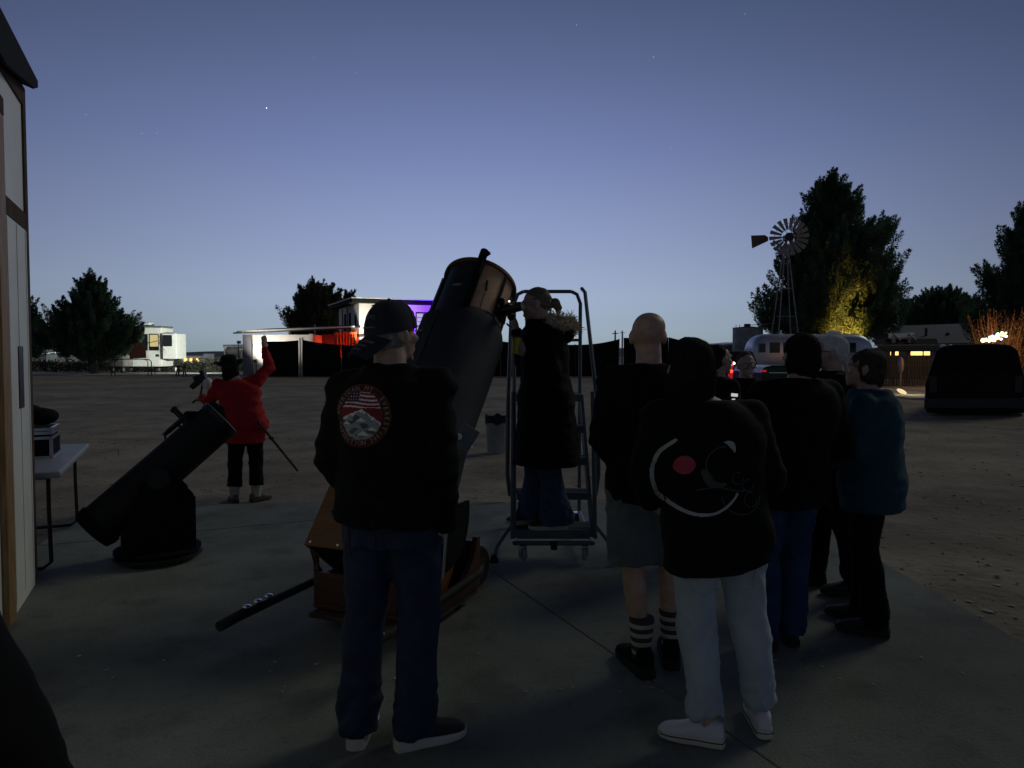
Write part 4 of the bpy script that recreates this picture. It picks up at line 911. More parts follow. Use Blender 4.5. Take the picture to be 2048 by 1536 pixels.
for a_ in (-.27, -.09, .09, .27):
    for t_ in (.02, .40): mb.cyl(T(t_, a_, hb + .0095), T(t_, a_, hb + .0125), .007, n=8)
mb.build('board_screw', M_steel, bt)
mb = MB(); mb.tube([T(.14, -.10, hb + .012), T(.14, -.10, hb + .045), T(.14, .10, hb + .045), T(.14, .10, hb + .012)], .011, 8); mb.build('lifting_handle', M_black, bt, smooth=True)
# rocker and ground board
Cb = V((T(.36, 0, 0).x, T(.36, 0, 0).y, 0)); B = lambda f, r, z: Cb + F * f + Rr * r + V((0, 0, z)); BL = lambda f, r, z: B(f, r, z - .085); BB = [F, Rr, V((0, 0, 1))]
for s_ in (-1, 1):
    r = s_ * (hb + .027)
    poly = [BL(-.29, r, .20), BL(.36, r, .20), BL(.36, r, .50)] + [BL(.33 * math.cos(t), r, .58 - .33 * math.sin(t)) for t in np.linspace(.25, math.pi - .25, 12)] + [BL(-.29, r, .50)]
    MB().prism([p - Rr * .017 + Rr * s_ * .034 for p in poly], Rr * .034).build('rocker_side', M_redwood, bt, bevel=.004)
MB().box(BL(.372, 0, .33), (.022, 2 * hb + .13, .26), axes=BB).build('rocker_board', M_redwood, bt, bevel=.004)
MB().box(BL(-.302, 0, .29), (.022, 2 * hb + .13, .18), axes=BB).build('rocker_board', M_redwood, bt, bevel=.004)
MB().box(BL(.035, 0, .186), (.71, .72, .026), axes=BB).build('rocker_floor', M_redwood, bt, bevel=.004)
MB().box(BL(0, 0, .148), (.74, .70, .028), axes=BB).build('ground_board', M_brown, bt, bevel=.004)
for k, (f, r) in enumerate(((-.30, 0), (.2, -.28), (.2, .28))): MB().cyl(B(f, r, -.002), BL(f, r, .133), .03, n=12).build('foot', M_rub, bt)
for s_, r in ((-1, -.43), (1, .40)):
    hd = MB(); hd.tube([B(.66, r * .6, .135), B(.36, r * .92, .19), B(.12, r, .205), B(-.45, r, .198), B(-.93, r, .19)], .022, 10); ho = hd.build('handle', M_rub, bt, smooth=True)
    mb = MB(); mb.tube([B(-.74, r, .205), B(-.95, r, .189)], .027, 10); mb.build('grip', M_rub, ho, smooth=True)
    for f in (-.60, -.68, -.76) if s_ < 0 else (-.80,): p = B(f, r, .228 + (.72 + f) * .05); MB().sph(p, (.024, .024, .012), 10, 6).build('bolt', M_steel, ho, smooth=True)
    wo = wheel(bt, B(.64, r - s_ * .19, .132), .132, .085, Rr, hub=M_brown)
lug = MB(); lug.prism([B(.39, .14, .12), B(.66, .14, .07), B(.70, .14, .22), B(.56, .14, .33), B(.39, .14, .36)], Rr * -.03); lug.build('wheel_bracket', M_redwood, bt, bevel=.004)
lug = MB(); lug.prism([B(.39, -.16, .12), B(.66, -.16, .07), B(.70, -.16, .22), B(.56, -.16, .33), B(.39, -.16, .36)], Rr * .03); MB().cyl(B(.64, -.30, .132), B(.64, .27, .132), .012, n=10).build('axle', M_black, bt); lug.build('wheel_bracket', M_redwood, bt, bevel=.004)
# truss poles, shroud
for k in range(8):
    a0 = k * math.pi / 4 + math.pi / 8; a1 = a0 + (.30 if k % 2 else -.30)
    MB().cyl(T(.40, math.cos(a0) * .24, math.sin(a0) * .24), T(1.72, math.cos(a1) * .235, math.sin(a1) * .235), .0125, n=8).build('truss_pole', M_galvd, bt, smooth=True)
rings = []; n = 64
for t in np.concatenate([np.linspace(.40, .55, 4), np.linspace(.62, 1.76, 20), [1.79, 1.80]]):
    k = (t - .4) / 1.4; ring = []
    for j in range(n):
        a = 2 * math.pi * j / n; c_, s_ = math.cos(a), math.sin(a)
        sqr = 1 / max(abs(c_), abs(s_)); mix = max(0, 1 - k * 2.2); r = (.266 + .010 * math.sin(k * 3) + .020 * max(0, k - .55) / .45) * (1 + mix * (min(sqr, 1.22) - 1))
        r += .010 * math.sin(a * 4 + t * 2.5) * (.4 + k) + .007 * noise.noise(V((c_ * 2, s_ * 2, t * 3))) + .004 * math.sin(a * 11 + t * 5) * k
        if t > 1.785: r -= .02
        ring.append(T(t + .05 * k * math.sin(a * 2 + 1.2) * .6, c_ * r, s_ * r))
    rings.append(ring)
mb = MB(); mb.loft(rings, caps=False); so_ = mb.build('shroud', M_shroud, bt, smooth=True, angle=80); md = so_.modifiers.new('cloth', 'SOLIDIFY'); md.thickness = .004
for q in (0,):
    seam = MB(); seam.tube([T(t, -.075 + .02 * (t - 1), math.sqrt(.279 ** 2 - .075 ** 2) + .004) for t in np.linspace(.7, 1.74, 12)], .004, 5); seam.build('shroud_seam', M_shroud, so_)
# upper cage: wooden rings, black light baffle, wooden focuser side
def wring(t, r0, r1, th, name, m):
    mb = MB(); vs = []; n = 56
    for tt, r in ((t, r0), (t, r1), (t + th, r1), (t + th, r0)): vs.append([T(tt, math.cos(2 * math.pi * j / n) * r, math.sin(2 * math.pi * j / n) * r) for j in range(n)])
    mb.loft(vs + [vs[0]], caps=False); return mb.build(name, m, bt, smooth=True, angle=35)
wring(TL - .022, .215, .272, .022, 'top_ring', M_orange); wring(1.66, .215, .250, .0221, 'lower_ring', M_orange)
def arc_wall(name, m, a0, a1, r, t0, t1, th=.006, n=30):
    mb = MB(); rows = []
    for j in range(n):
        a = R(a0 + (a1 - a0) * j / (n - 1)); e = V((math.cos(a), math.sin(a), 0)); rows.append([(T(t, e.x * (r - th), e.y * (r - th)), T(t, e.x * r, e.y * r)) for t in (t0, t1)])
    shell(mb, rows, th); return mb.build(name, m, bt, smooth=True, angle=35)
arc_wall('light_baffle', mat('black_sheet', (.020, .024, .027), .5, var=.2), 62, 350, .255, 1.60, TL - .0225)
arc_wall('focuser_board', mat('light_plywood', (.80, .47, .26), .5, scale=5, col2=(.68, .37, .19), stretch=(1, 1, 8)), -9, 61.5, .250, 1.60, TL - .0225, .012)
for a in (20, 62.5, 130, 215, 300): 
    e = V((math.cos(R(a)), math.sin(R(a)), 0)); MB().cyl(T(1.60, e.x * .259, e.y * .259), T(TL - .0226, e.x * .259, e.y * .259), .011, n=8).build('cage_strut', M_brown if a < 60 else M_black, bt, smooth=True)
MB().cyl(T(1.60, -.245, .11), T(TL - .04, -.245, .11), .011, n=8).build('cage_strut', M_galv, bt, smooth=True)
e = lambda a, r, t: T(t, math.cos(R(a)) * r, math.sin(R(a)) * r)
# finder on the cage
mb = MB(); mb.box(e(66, .272, 2.0), (.05, .03, .42), axes=[(e(67, 1, 0) - e(66, 1, 0)).normalized(), (e(66, 1, 0) - T(0, 0, 0)).normalized(), A]); mb.build('finder_rail', M_matte, bt, bevel=.005)
mb = MB(); fdr = A; p = e(66, .305, 2.06); mb.cyl(p, p + fdr * .11, .026, n=16); mb.cyl(p + fdr * .11, p + fdr * .14, .022, n=16); mb.cyl(p + fdr * .14, p + fdr * .21, .030, n=16); mb.cyl(p + fdr * .15, p + fdr * .17 + (e(20, 1, 0) - T(0, 0, 0)).normalized() * .06, .014, n=10); mb.build('finder', M_matte, bt, smooth=True)
mb = MB(); mb.tube([e(48, .258, 2.02), e(46, .272, 1.97), e(47, .268, 1.90), e(45, .263, 1.80), e(40, .258, 1.66)], .004, 5); mb.build('cord', M_black, bt)
mb = MB(); mb.cyl(e(48, .263, 2.06), e(46, .271, 1.98), .010, n=8); mb.build('cord_plug', M_black, bt)
MB().box(e(92, .258, 1.98), (.06, .006, .012), axes=[Rr, Nb, A]).build('label', M_galvd, bt)
# focuser, filter slide and eyepiece on the right of the cage
fdir = (e(8, 1, 0) - T(0, 0, 0) + A * .10).normalized(); f0 = e(8, .250, 1.93)
fx, fy, fz_ = frame(fdir, A)
mb = MB(); mb.box(f0 + fdir * .012, (.13, .15, .02), axes=[fx, fy, fdir]); mb.cyl(f0 + fdir * .02, f0 + fdir * .09, .042, n=20); mb.cyl(f0 + fdir * .05 - fx * .07, f0 + fdir * .05 + fx * .07, .014, n=10); mb.cyl(f0 + fdir * .09, f0 + fdir * .14, .034, n=20); ff = mb.build('focuser', M_black, bt, smooth=True)
EYE0 = f0 + fdir * .115; mb = MB(); mb.cyl(EYE0, EYE0 + fdir * .035, .030, .034, 20); mb.cyl(EYE0 + fdir * .035, EYE0 + fdir * .06, .034, .028, 20); mb.build('eyepiece', M_black, ff, smooth=True)
EYE = EYE0 + fdir * .085
for s_ in (-1, 1): MB().cyl(f0 + fdir * .05 + fx * s_ * .07, f0 + fdir * .05 + fx * s_ * .09, .026, n=14).build('focus_knob', M_matte, ff, smooth=True)
MB().sph(f0 + fdir * .085 + Nb * .05 + A * .02, .006, 8, 5).build('indicator_light', E_led, ff, smooth=True)
p = e(12, .262, 1.78); MB().box(p, (.008, .02, .035), axes=[fdir, Nb, A]).build('dew_heater_light', glow('orange_led', (1, .6, .3), 1.3), bt)
# digital display plate low on the shroud
p = P(931, 877, 4.15); dp_ = MB(); dn = (V((0, 0, CAMH)) - p).normalized(); x_, y_, z_ = frame(dn)
dp_.box(p, (.105, .15, .012), axes=[(x_ * .8 + y_ * -.5).normalized(), (y_ * .8 + x_ * .5).normalized(), z_]); do = dp_.build('display_plate', M_dkgrey, bt, bevel=.006)
q = p + dn * .007 + x_ * -.04 + V((0, 0, .012)); MB().cyl(P(918, 873, 4.14), P(918, 873, 4.132), .019, n=18).build('dial', M_white, do, smooth=True)
MB().cyl(P(944, 893, 4.138), P(944, 893, 4.13), .006, n=10).build('screw', M_steel, do)
MB().tube([p - dn * .006, p + V((-.02, .22, -.03)), p + V((-.1, .38, -.04))], .012, 6).build('plate_arm', M_black, do)

# stars
def star(px, py, r, m, lab, grp):
    p = P(px, py, 1.0) - V((0, 0, CAMH)); p = p.normalized() * 4000 + V((0, 0, CAMH)); o = MB().sph(p, r * .62, 8, 6).build('star', m); tag(o, lab, 'star', grp)
star(533, 216, 3.4, E_starb, 'brightest star, high left of the big telescope', 'stars in the dusk sky')
for px, py, r in ((627, 115, 2.2), (1153, 50, 2.3), (1307, 114, 2.6), (713, 145, 1.9), (865, 401, 1.8), (1342, 297, 1.8), (284, 267, 1.9), (314, 266, 1.9), (172, 229, 1.7), (1013, 413, 1.7), (1490, 28, 1.8)):
    star(px, py, r, E_star, {627: 'faint star highest above the capped person', 1153: 'faint star near the top edge above the ladder', 1307: 'faint star high above the bald head', 713: 'faint star just right of the pair over the capped person', 865: 'faint star low above the top of the big telescope', 1342: 'faint star midway up above the bald head', 284: 'left star of the close pair above the left pine', 314: 'right star of the close pair above the left pine', 172: 'faint star nearest the shed eave', 1013: 'faint star right above the finder of the big telescope', 1490: 'faint star near the top edge above the windmill'}[px], 'faint stars in the dusk sky')
# ================================================================== PEOPLE
def rotm(yaw=0, pitch=0, roll=0):
    return Matrix.Rotation(R(yaw), 3, 'Z') @ Matrix.Rotation(R(pitch), 3, 'X') @ Matrix.Rotation(R(roll), 3, 'Y')
def limb(mb, pts, rad, n=14):
    for (p, q), (a, b) in zip(zip(pts, pts[1:]), zip(rad, rad[1:])): mb.cyl(p, q, a, b, n)
    for p, r in zip(pts, rad): mb.sph(p, r, n, 8)
def ering(c, rx, ry, n=28, e=2.3, yawr=0.):
    out = []
    for k in range(n):
        a = 2 * math.pi * k / n; x = rx * math.copysign(abs(math.cos(a)) ** (2 / e), math.cos(a)); y = ry * math.copysign(abs(math.sin(a)) ** (2 / e), math.sin(a))
        out.append(c + V((x * math.cos(yawr) - y * math.sin(yawr), x * math.sin(yawr) + y * math.cos(yawr), 0)))
    return out
def hand(mb, wr, d, nrm, side, k=1., curl=35, spread=1.):
    d = d.normalized(); nrm = (nrm - d * nrm.dot(d)).normalized(); s = d.cross(nrm).normalized()      # s: towards thumb side when multiplied by side
    th = s * side
    rot = Matrix((th, d, nrm)).transposed()
    mb.sph(wr + d * .048 * k, (.040 * k, .056 * k, .017 * k), 14, 9, rot)
    limb(mb, [wr - d * .03 * k, wr + d * .02 * k], [.027 * k, .026 * k])
    for i, (o, ln) in enumerate(((.028, .072), (.010, .080), (-.010, .075), (-.028, .058))):
        p = wr + d * (.088 - .004 * abs(i - 1)) * k + th * o * k; dr = (d + th * o * 2.2 * spread).normalized(); pts = [p]
        for q, f in enumerate((.45, .32, .23)):
            a = R(curl * (.5 + .5 * q + .12 * i)); v = dr * math.cos(a) + nrm * math.sin(a); pts.append(pts[-1] + v * ln * f * k)
        limb(mb, pts, [.0092 * k, .0088 * k, .008 * k, .0068 * k], 8)
    b = wr + d * .022 * k + th * .030 * k; t1 = b + (d * .6 + th * .62 + nrm * .35).normalized() * .036 * k; t2 = t1 + (d * .8 + th * .25 + nrm * .5).normalized() * .030 * k
    limb(mb, [b, t1, t2], [.013 * k, .0105 * k, .0085 * k], 8)
def head_mesh(mb, c, Q, k):
    h = lambda x, y, z: c + Q @ (V((x, y, z)) * k)
    S = lambda p, r: mb.sph(h(*p), tuple(q * k for q in r), 22, 14, Q)
    S((0, -.016, .028), (.080, .097, .088)); S((0, -.030, .046), (.078, .083, .070)); S((0, .022, -.022), (.063, .072, .084)); S((0, .030, -.070), (.050, .052, .040)); S((0, .072, -.100), (.024, .016, .014))
    S((0, .080, .030), (.052, .016, .011)); S((0, .083, -.063), (.024, .013, .007)); S((0, .082, -.074), (.020, .012, .006))
    limb(mb, [h(0, .084, .020), h(0, .101, -.020)], [.008 * k, .011 * k], 10); S((.009, .092, -.023), (.009, .010, .008)); S((-.009, .092, -.023), (.009, .010, .008))
    for s in (-1, 1):
        S((s * .046, .062, -.020), (.022, .020, .018))
        rot = Q @ Matrix.Rotation(R(-s * 20), 3, 'Z'); mb.sph(h(s * .083, -.012, -.004), (.009 * k, .021 * k, .033 * k), 14, 9, rot); mb.sph(h(s * .081, -.004, -.028), (.008 * k, .012 * k, .014 * k), 10, 7, rot)
def cloth(s=1., fold=1.):
    def f(p, n):
        w1 = 1 - abs(noise.noise(V((p.x * 4 + p.z * 3, p.y * 4, p.z * 10 - p.x * 3)))) * 2.2; w2 = 1 - abs(noise.noise(V((p.x * 7 - p.z * 4 + 5, p.y * 7, p.z * 15)))) * 2.4
        return s * (.008 * noise.noise(p * 5) + .0075 * fold * max(-.6, w1) * .8 + .0045 * fold * max(-.5, w2) + .003 * noise.noise(p * 18) - .005)
    return f
def legcloth(a, s):
    def f(p, n):
        q = 1 if p.x > 0 else -1; kn = s.kn[q].z; near = math.exp(-((p.z - kn) / .10) ** 2) + 1.3 * math.exp(-((p.z - .13) / .09) ** 2) + .8 * math.exp(-((p.z - .80 * s.k) / .10) ** 2)
        w1 = 1 - abs(noise.noise(V((p.x * 6 + q * 3, p.y * 6, p.z * 9 + p.x * q * 14)))) * 2.6
        w2 = 1 - abs(noise.noise(V((p.x * 9 - q * 5, p.y * 9, p.z * 22 - p.x * q * 25)))) * 2.8
        return a * (.007 * noise.noise(p * 6) + .010 * max(-.5, w1) * min(1.3, near) + .006 * max(-.4, w2) * min(1, math.exp(-((p.z - .14) / .10) ** 2) * 1.4 + .35 * near) + .0040 * noise.noise(V((p.x * 16, p.y * 16, p.z * 4))) - .003)
    return f
def bvh(o): return BVHTree.FromPolygons([v.co.copy() for v in o.data.vertices], [tuple(p.vertices) for p in o.data.polygons])
TORSO = [(.84, .150, .105), (.90, .168, .118), (.97, .166, .120), (1.05, .150, .108), (1.14, .150, .106), (1.24, .163, .113), (1.33, .172, .114), (1.40, .165, .104), (1.445, .128, .086), (1.475, .075, .068), (1.50, .058, .058)]
class Person:
    def __init__(s, label, x, y, yaw, H, z0=0., group=None, skin=None, lean=(0, 0), head=(0, 0, 0), hoff=(0, .035), girth=1., belly=0., sw=1., arms=None, legs=None, voxel=.008):
        s.root = thing('person', label, 'person', (x, y, z0), R(yaw), group); s.k = k = H / 1.75; s.lean = V((lean[0], lean[1], 0)); s.g = girth; s.belly = belly
        s.skin = skin or M_skin; s.H = H
        s.off = lambda z: s.lean * max(0, (z - .92 * k) / (.56 * k))
        s.nb = V((0, -.012 * k, 1.485 * k)) + s.off(1.485 * k)
        s.Q = rotm(*head); s.hc = s.nb + V((hoff[0] * k, hoff[1] * k, .143 * k))
        s.sh = {}; s.el = {}; s.wr = {}; s.hd = {}; s.kn = {}; s.an = {}; s.fy = {}; s.hip = {}
        arms = arms or {}; legs = legs or {}
        for q in (-1, 1):
            a = arms.get(q, {}); s.sh[q] = V((q * .182 * sw, -.008, 1.415)) * k + s.off(1.415 * k) + V(a.get('sh', (0, 0, 0)))
            s.el[q] = s.sh[q] + V(a.get('el', (q * .055, -.035, -.285))) * k
            s.wr[q] = s.el[q] + V(a.get('wr', (q * .0, .085, -.235))) * k
            s.hd[q] = dict(d=V(a.get('hd', tuple(s.wr[q] - s.el[q]))), n=V(a.get('hn', (-q, 0, 0))), curl=a.get('curl', 35), show=a.get('show', True))
            l = legs.get(q, {}); s.hip[q] = V((q * .092, 0, .915)) * k
            s.an[q] = V(l.get('an', (q * .105 * k, -.02, .085 * k))); s.kn[q] = V(l.get('kn', tuple((s.hip[q] + s.an[q]) / 2 + V((q * .008, .03, .02)))))
            s.fy[q] = l.get('fy', -q * 10)
        mb = MB(); rg = []
        for z, rx, ry in TORSO: rg.append(ering(V((0, -.008, z * k)) + s.off(z * k), rx * k * (1 + (girth - 1) * .8), ry * k * (1 + (girth - 1) * .8)))
        mb.loft(rg); mb.cyl(s.nb - V((0, 0, .05 * k)), s.hc + s.Q @ V((0, -.022 * k, -.02 * k)), .064 * k * (1 + (girth - 1) * .35), .058 * k * (1 + (girth - 1) * .35), 16)
        head_mesh(mb, s.hc, s.Q, k)
        for q in (-1, 1):
            limb(mb, [s.sh[q] + V((-q * .012, 0, -.01)) * k, s.el[q], s.wr[q]], [.050 * k, .038 * k, .027 * k])
            if s.hd[q]['show']: hand(mb, s.wr[q], s.hd[q]['d'], s.hd[q]['n'], -q if True else q, k, s.hd[q]['curl'])
            mid = s.kn[q].lerp(s.an[q], .3) + V((0, -.012, 0)); limb(mb, [s.hip[q], s.kn[q], mid, s.an[q]], [.086 * k, .056 * k, .056 * k, .037 * k])
            fd = V((-math.sin(R(s.fy[q])), math.cos(R(s.fy[q])), 0)); limb(mb, [s.an[q] - fd * .02 - V((0, 0, .04 * k)), s.an[q] + fd * .12 * k - V((0, 0, .052 * k))], [.033 * k, .026 * k], 10)
        s.body = remeshed(mb, 'body', s.skin, s.root, voxel, 3)
    def jacket(s, m, hem=.86, collar=1.505, flare=0., sleeve=.022, disp=1., voxel=.012, name='jacket', cuff=.93, tops=1., hemtilt=0.):
        k = s.k; mb = MB(); rg = []; zs = sorted(set([hem, hem + .012, hem + .05] + [z for z, _, _ in TORSO if z > hem + .06 and z < collar - .02] + [collar]))
        for z in zs:
            rx = np.interp(z, [t[0] for t in TORSO], [t[1] for t in TORSO]); ry = np.interp(z, [t[0] for t in TORSO], [t[2] for t in TORSO])
            if z < .84: rx, ry = .150, .105
            e = .024 * tops + flare * max(0, (1.15 - z)) + (.006 if z > 1.44 else 0); b = s.belly * math.exp(-((z - 1.04) / .16) ** 2)
            if abs(z - hem) < 1e-6: e -= .008
            c = V((0, -.008 + b * .45, z * k)) + s.off(z * k)
            ring = ering(c, (rx * s.g + e + b * .5) * k, (ry * s.g + e + b) * k)
            if hemtilt and z < hem + .06: ring = [p + V((0, 0, hemtilt * p.x)) for p in ring]
            rg.append(ring)
        mb.loft(rg)
        for q in (-1, 1):
            w_ = s.el[q].lerp(s.wr[q], cuff); limb(mb, [s.sh[q] + V((-q * .02, 0, -.012)) * k, s.el[q], w_], [(.060 + sleeve) * k, (.044 + sleeve) * k, (.030 + sleeve) * k])
            limb(mb, [V((q * .06, -.008, 1.45)) * k + s.off(1.45 * k), s.sh[q]], [.05 * k, (.052 + sleeve) * k])
        o = remeshed(mb, name, m, s.root, voxel, 3, cloth(disp)); return o
    def trousers(s, m, cuff=.06, w=.018, flare=0., top=.98, disp=1., name='trousers', short=None):
        k = s.k; mb = MB(); rg = []
        for z in (.80, .86, .90, .97, top):
            rx = np.interp(z, [t[0] for t in TORSO], [t[1] for t in TORSO]); ry = np.interp(z, [t[0] for t in TORSO], [t[2] for t in TORSO])
            rg.append(ering(V((0, -.008, z * k)), (rx * s.g + .008) * k, (ry * s.g + .008) * k))
        mb.loft(rg)
        for q in (-1, 1):
            mid = s.kn[q].lerp(s.an[q], .35) + V((0, -.012, 0)); end = s.an[q] + V((0, -.008, cuff * k - s.an[q].z))
            if short: 
                end = s.hip[q].lerp(s.kn[q], short); limb(mb, [s.hip[q], s.hip[q].lerp(end, .6)], [(.092 + w) * k, (.088 + w) * k]); mb.cyl(s.hip[q].lerp(end, .5), end, (.088 + w) * k, (.092 + w) * k, 20)
            else:
                limb(mb, [s.hip[q], s.kn[q], mid], [(.090 + w) * k, (.060 + w) * k, (.058 + w) * k]); mb.cyl(mid, end, (.058 + w) * k, (.048 + w + flare) * k, 20)
        return remeshed(mb, name, m, s.root, .011, 2, legcloth(disp, s))
    def shoes(s, m, ms=None, size=1., high=0., names='shoe', lift=.0):
        for q in (-1, 1):
            k = s.k * size; a = R(s.fy[q]); fd = V((-math.sin(a), math.cos(a), 0)); sd = V((fd.y, -fd.x, 0)); o = V((s.an[q].x, s.an[q].y, s.an[q].z - .085 * s.k)) + V((0, 0, lift))
            pt = lambda u, v, z: o + fd * u * k + sd * v * k * q + V((0, 0, z * k))
            def sec(u, w, h, zb=.0, roof=.6):
                out = []
                for j in range(14):
                    t = 2 * math.pi * j / 14; cx = math.cos(t); sz = math.sin(t); out.append(pt(u, w * math.copysign(abs(cx) ** .75, cx), zb + h * (.5 + .5 * math.copysign(abs(sz) ** roof, sz))))
                return out
            up = MB(); up.loft([sec(-.075, .012, .055, .018), sec(-.070, .028, .075 + high, .016), sec(-.03, .036, .092 + high, .015), sec(.02, .037, .094 + high * .8, .015), sec(.06, .040, .074, .015), (sec(.10, .044, .056, .015)), sec(.145, .045, .045, .015), sec(.175, .038, .036, .016), sec(.192, .018, .024, .018)])
            so = up.build(names, m, s.root, smooth=True, world=False, angle=60)
            sl = MB(); ol = []
            for u, w in ((-.080, .012), (-.072, .033), (-.03, .040), (.03, .040), (.10, .048), (.15, .049), (.182, .040), (.200, .014)): ol.append((u, w))
            base = [(u, -w) for u, w in ol] + [(u, w) for u, w in ol[::-1]]
            sl.loft([[pt(u, w * q, z * (1.35 - .35 * min(1, max(0, (u + .08) / .2))) + (.008 * max(0, (u - .12) / .08) if z < .01 else 0)) for u, w in base] for z, q in ((0, .94), (.006, 1), (.026, 1), (.031, .93))]); 
            sl.build('sole', ms or M_rub, so, smooth=True, world=False, angle=50)
    def hair(s, m, blobs, disp=.005, scale=(40, 40, 14), name='hair', voxel=.007):
        mb = MB(); k = s.k
        for c, r in blobs: mb.sph(s.hc + s.Q @ (V(c) * k), tuple(v * k for v in r), 20, 12, s.Q)
        Qi = s.Q.transposed()
        return remeshed(mb, name, m, s.root, voxel, 2, lambda p, n: disp * noise.noise(V([a * b for a, b in zip(Qi @ (p - s.hc), scale)])))
    def strands(s, hair, m, n=1400, L=.07, wd=.0016, back=0., seed=1, lift=.004, down=V((0, 0, -1))):
        g = random.Random(seed); me = hair.data; polys = list(me.polygons); ar = np.cumsum([q.area for q in polys]); mb = MB(); tr = bvh(hair); dn = (s.Q @ V((0, -back, 0)) + down).normalized()
        for i in range(n):
            q = polys[int(np.searchsorted(ar, g.random() * ar[-1]))]; p = V(q.center); nn = V(q.normal); pts = []
            dr = dn + V((g.gauss(0, .25), g.gauss(0, .25), g.gauss(0, .25))); ln = L * g.uniform(.5, 1.2) / 5
            for k in range(6):
                pts.append((p + nn * (.0012 + lift * (k / 5) ** 2 * g.random()), nn)); t = dr - nn * dr.dot(nn)
                if t.length < 1e-4: break
                p2 = p + t.normalized() * ln; hit = tr.find_nearest(p2)
                if hit[0] is None: break
                p, nn = V(hit[0]), V(hit[1])
            if len(pts) < 3: continue
            o = len(mb.v)
            for k, (p_, n_) in enumerate(pts):
                t = (pts[min(k + 1, len(pts) - 1)][0] - pts[max(k - 1, 0)][0]); sd = t.cross(n_); sd = sd.normalized() * wd * (1 - .75 * k / (len(pts) - 1)) if sd.length > 1e-9 else V((wd, 0, 0)); mb.v += [tuple(p_ - sd), tuple(p_ + sd)]
            for k in range(len(pts) - 1): mb.f.append((o + 2 * k, o + 2 * k + 1, o + 2 * k + 3, o + 2 * k + 2)); mb.mi.append(0)
        o = MB(); o.v, o.f, o.mi = mb.v, mb.f, mb.mi; r = o.build('hair_strands', m, hair, world=False); r['kind'] = 'stuff'; return r
    def pockets(s, tr, m, z=.86, wd=.062, hg=.075, x0=.078):
        t = bvh(tr); k = s.k
        for q in (-1, 1):
            mb = MB(); outline = [(-wd, hg), (wd, hg), (wd, -hg * .6), (0, -hg), (-wd, -hg * .6)]
            for (a, b), (c, d_) in zip(outline, outline[1:] + outline[:1]):
                pts = []
                for u in np.linspace(0, 1, 6):
                    x, zz = q * x0 * k + (a + (c - a) * u) * k, (z + b + (d_ - b) * u) * k; h_ = t.ray_cast(V((x, -2, zz)), V((0, 1, 0)))
                    if h_[0] is not None: pts.append(V(h_[0]) + V((0, -.001, 0)))
                if len(pts) > 2: mb.tube(pts, .0026, 5)
            if mb.v: mb.build('pocket_seam', m, tr, world=False)
    def waistband(s, jk, m, hem, tops=1.25, w_=.05):
        t = bvh(jk); k = s.k; rows = []
        for z in np.linspace(hem + .004, hem + w_, 5):
            row = []
            for a in np.linspace(0, 2 * math.pi, 61):
                o = V((0, 0, z * k)) + s.off(z * k); dr = V((math.cos(a), math.sin(a), 0)); h_ = t.ray_cast(o + dr * .6, -dr, .55); r = (V(h_[0]) - o).length if h_[0] is not None else .2
                r = min(r, .235 * s.g) + .004 + .0018 * (int(round(a / (2 * math.pi) * 60)) % 2); row.append((o + dr * (r - .006), o + dr * r))
            rows.append(row)
        mb = MB(); shell(mb, rows, .01); mb.build('waistband', m, jk, world=False)
    def hp(s, x, y, z): return s.hc + s.Q @ (V((x, y, z)) * s.k)
    def eyes(s):
        for q in (-1, 1):
            o = MB().sph(s.hp(q * .031, .079, .008), .0115 * s.k, 12, 8).build('eye', M_white, s.root, smooth=True, world=False)
            MB().sph(s.hp(q * .031, .0835, .008), .0078 * s.k, 10, 6).build('iris', M_haird, o, smooth=True, world=False)

NEARG = 'people gathered on the concrete pad'

# ---- man in cap, back to us
p = Person('person in dark jacket with a round mountain emblem and backward cap', -.468, 2.80, -12, 1.725, 0, NEARG, M_skin2, head=(-32, 4, 0), girth=1.14, belly=.03, sw=1.06,
    arms={-1: dict(el=(-.055, -.015, -.275), wr=(.05, .15, -.20), curl=50), 1: dict(el=(.02, -.03, -.29), wr=(-.01, .06, -.235), hd=(-.02, .03, -.1), curl=75)},
    legs={-1: dict(an=(-.135, -.03, .083), fy=12), 1: dict(an=(.095, -.02, .083), fy=-52)}, voxel=.007)
CAPMAN = p; jk = p.jacket(M_jblack, hem=.885, collar=1.515, sleeve=.030, disp=1.3, tops=1.25)
tq = p.trousers(M_denim, cuff=.045, w=.026, flare=.008); p.pockets(tq, M_denim, .80); p.waistband(jk, M_jblack, .885); p.shoes(M_bshoe, M_sole, 1.08)
hq = p.hair(M_hairg, [((0, -.034, -.020), (.077, .078, .060)), ((.0, -.03, .02), (.080, .085, .05))], .004, (60, 60, 20)); p.strands(hq, M_hairg, 1200, .035, .0012)
# cap
k = p.k; cp_ = MB(); rows = []
for t in np.linspace(0, 1, 9):
    z = .012 + .122 * math.sin(t * math.pi / 2); q = math.cos(t * math.pi / 2) ** .72 if t < 1 else .02
    rows.append([p.hp(math.cos(a) * .091 * q, -.012 + math.sin(a) * .113 * q, z + .012 * math.sin(a) * (1 - t)) for a in np.linspace(0, 2 * math.pi, 36, endpoint=False)])
cp_.loft(rows); cap = cp_.build('cap', M_cap, p.root, smooth=True, world=False)
mb = MB(); rows = []
for u in np.linspace(0, 1, 7):
    row = []
    for v in np.linspace(-1, 1, 15):
        w_ = .078 * (1 - .22 * u ** 2.2); x = v * w_; y = -.122 - .082 * u * math.sqrt(max(0, 1 - .55 * v * v)) + .05 * v * v * (1 - u); z = .004 - .066 * u - .024 * v * v
        pt_ = p.hp(x, y, z); row.append((p.hp(x, y + .001, z - .004), pt_))
    rows.append(row)
shell(mb, rows, .004); mb.build('brim', M_cap, cap, smooth=True, world=False)
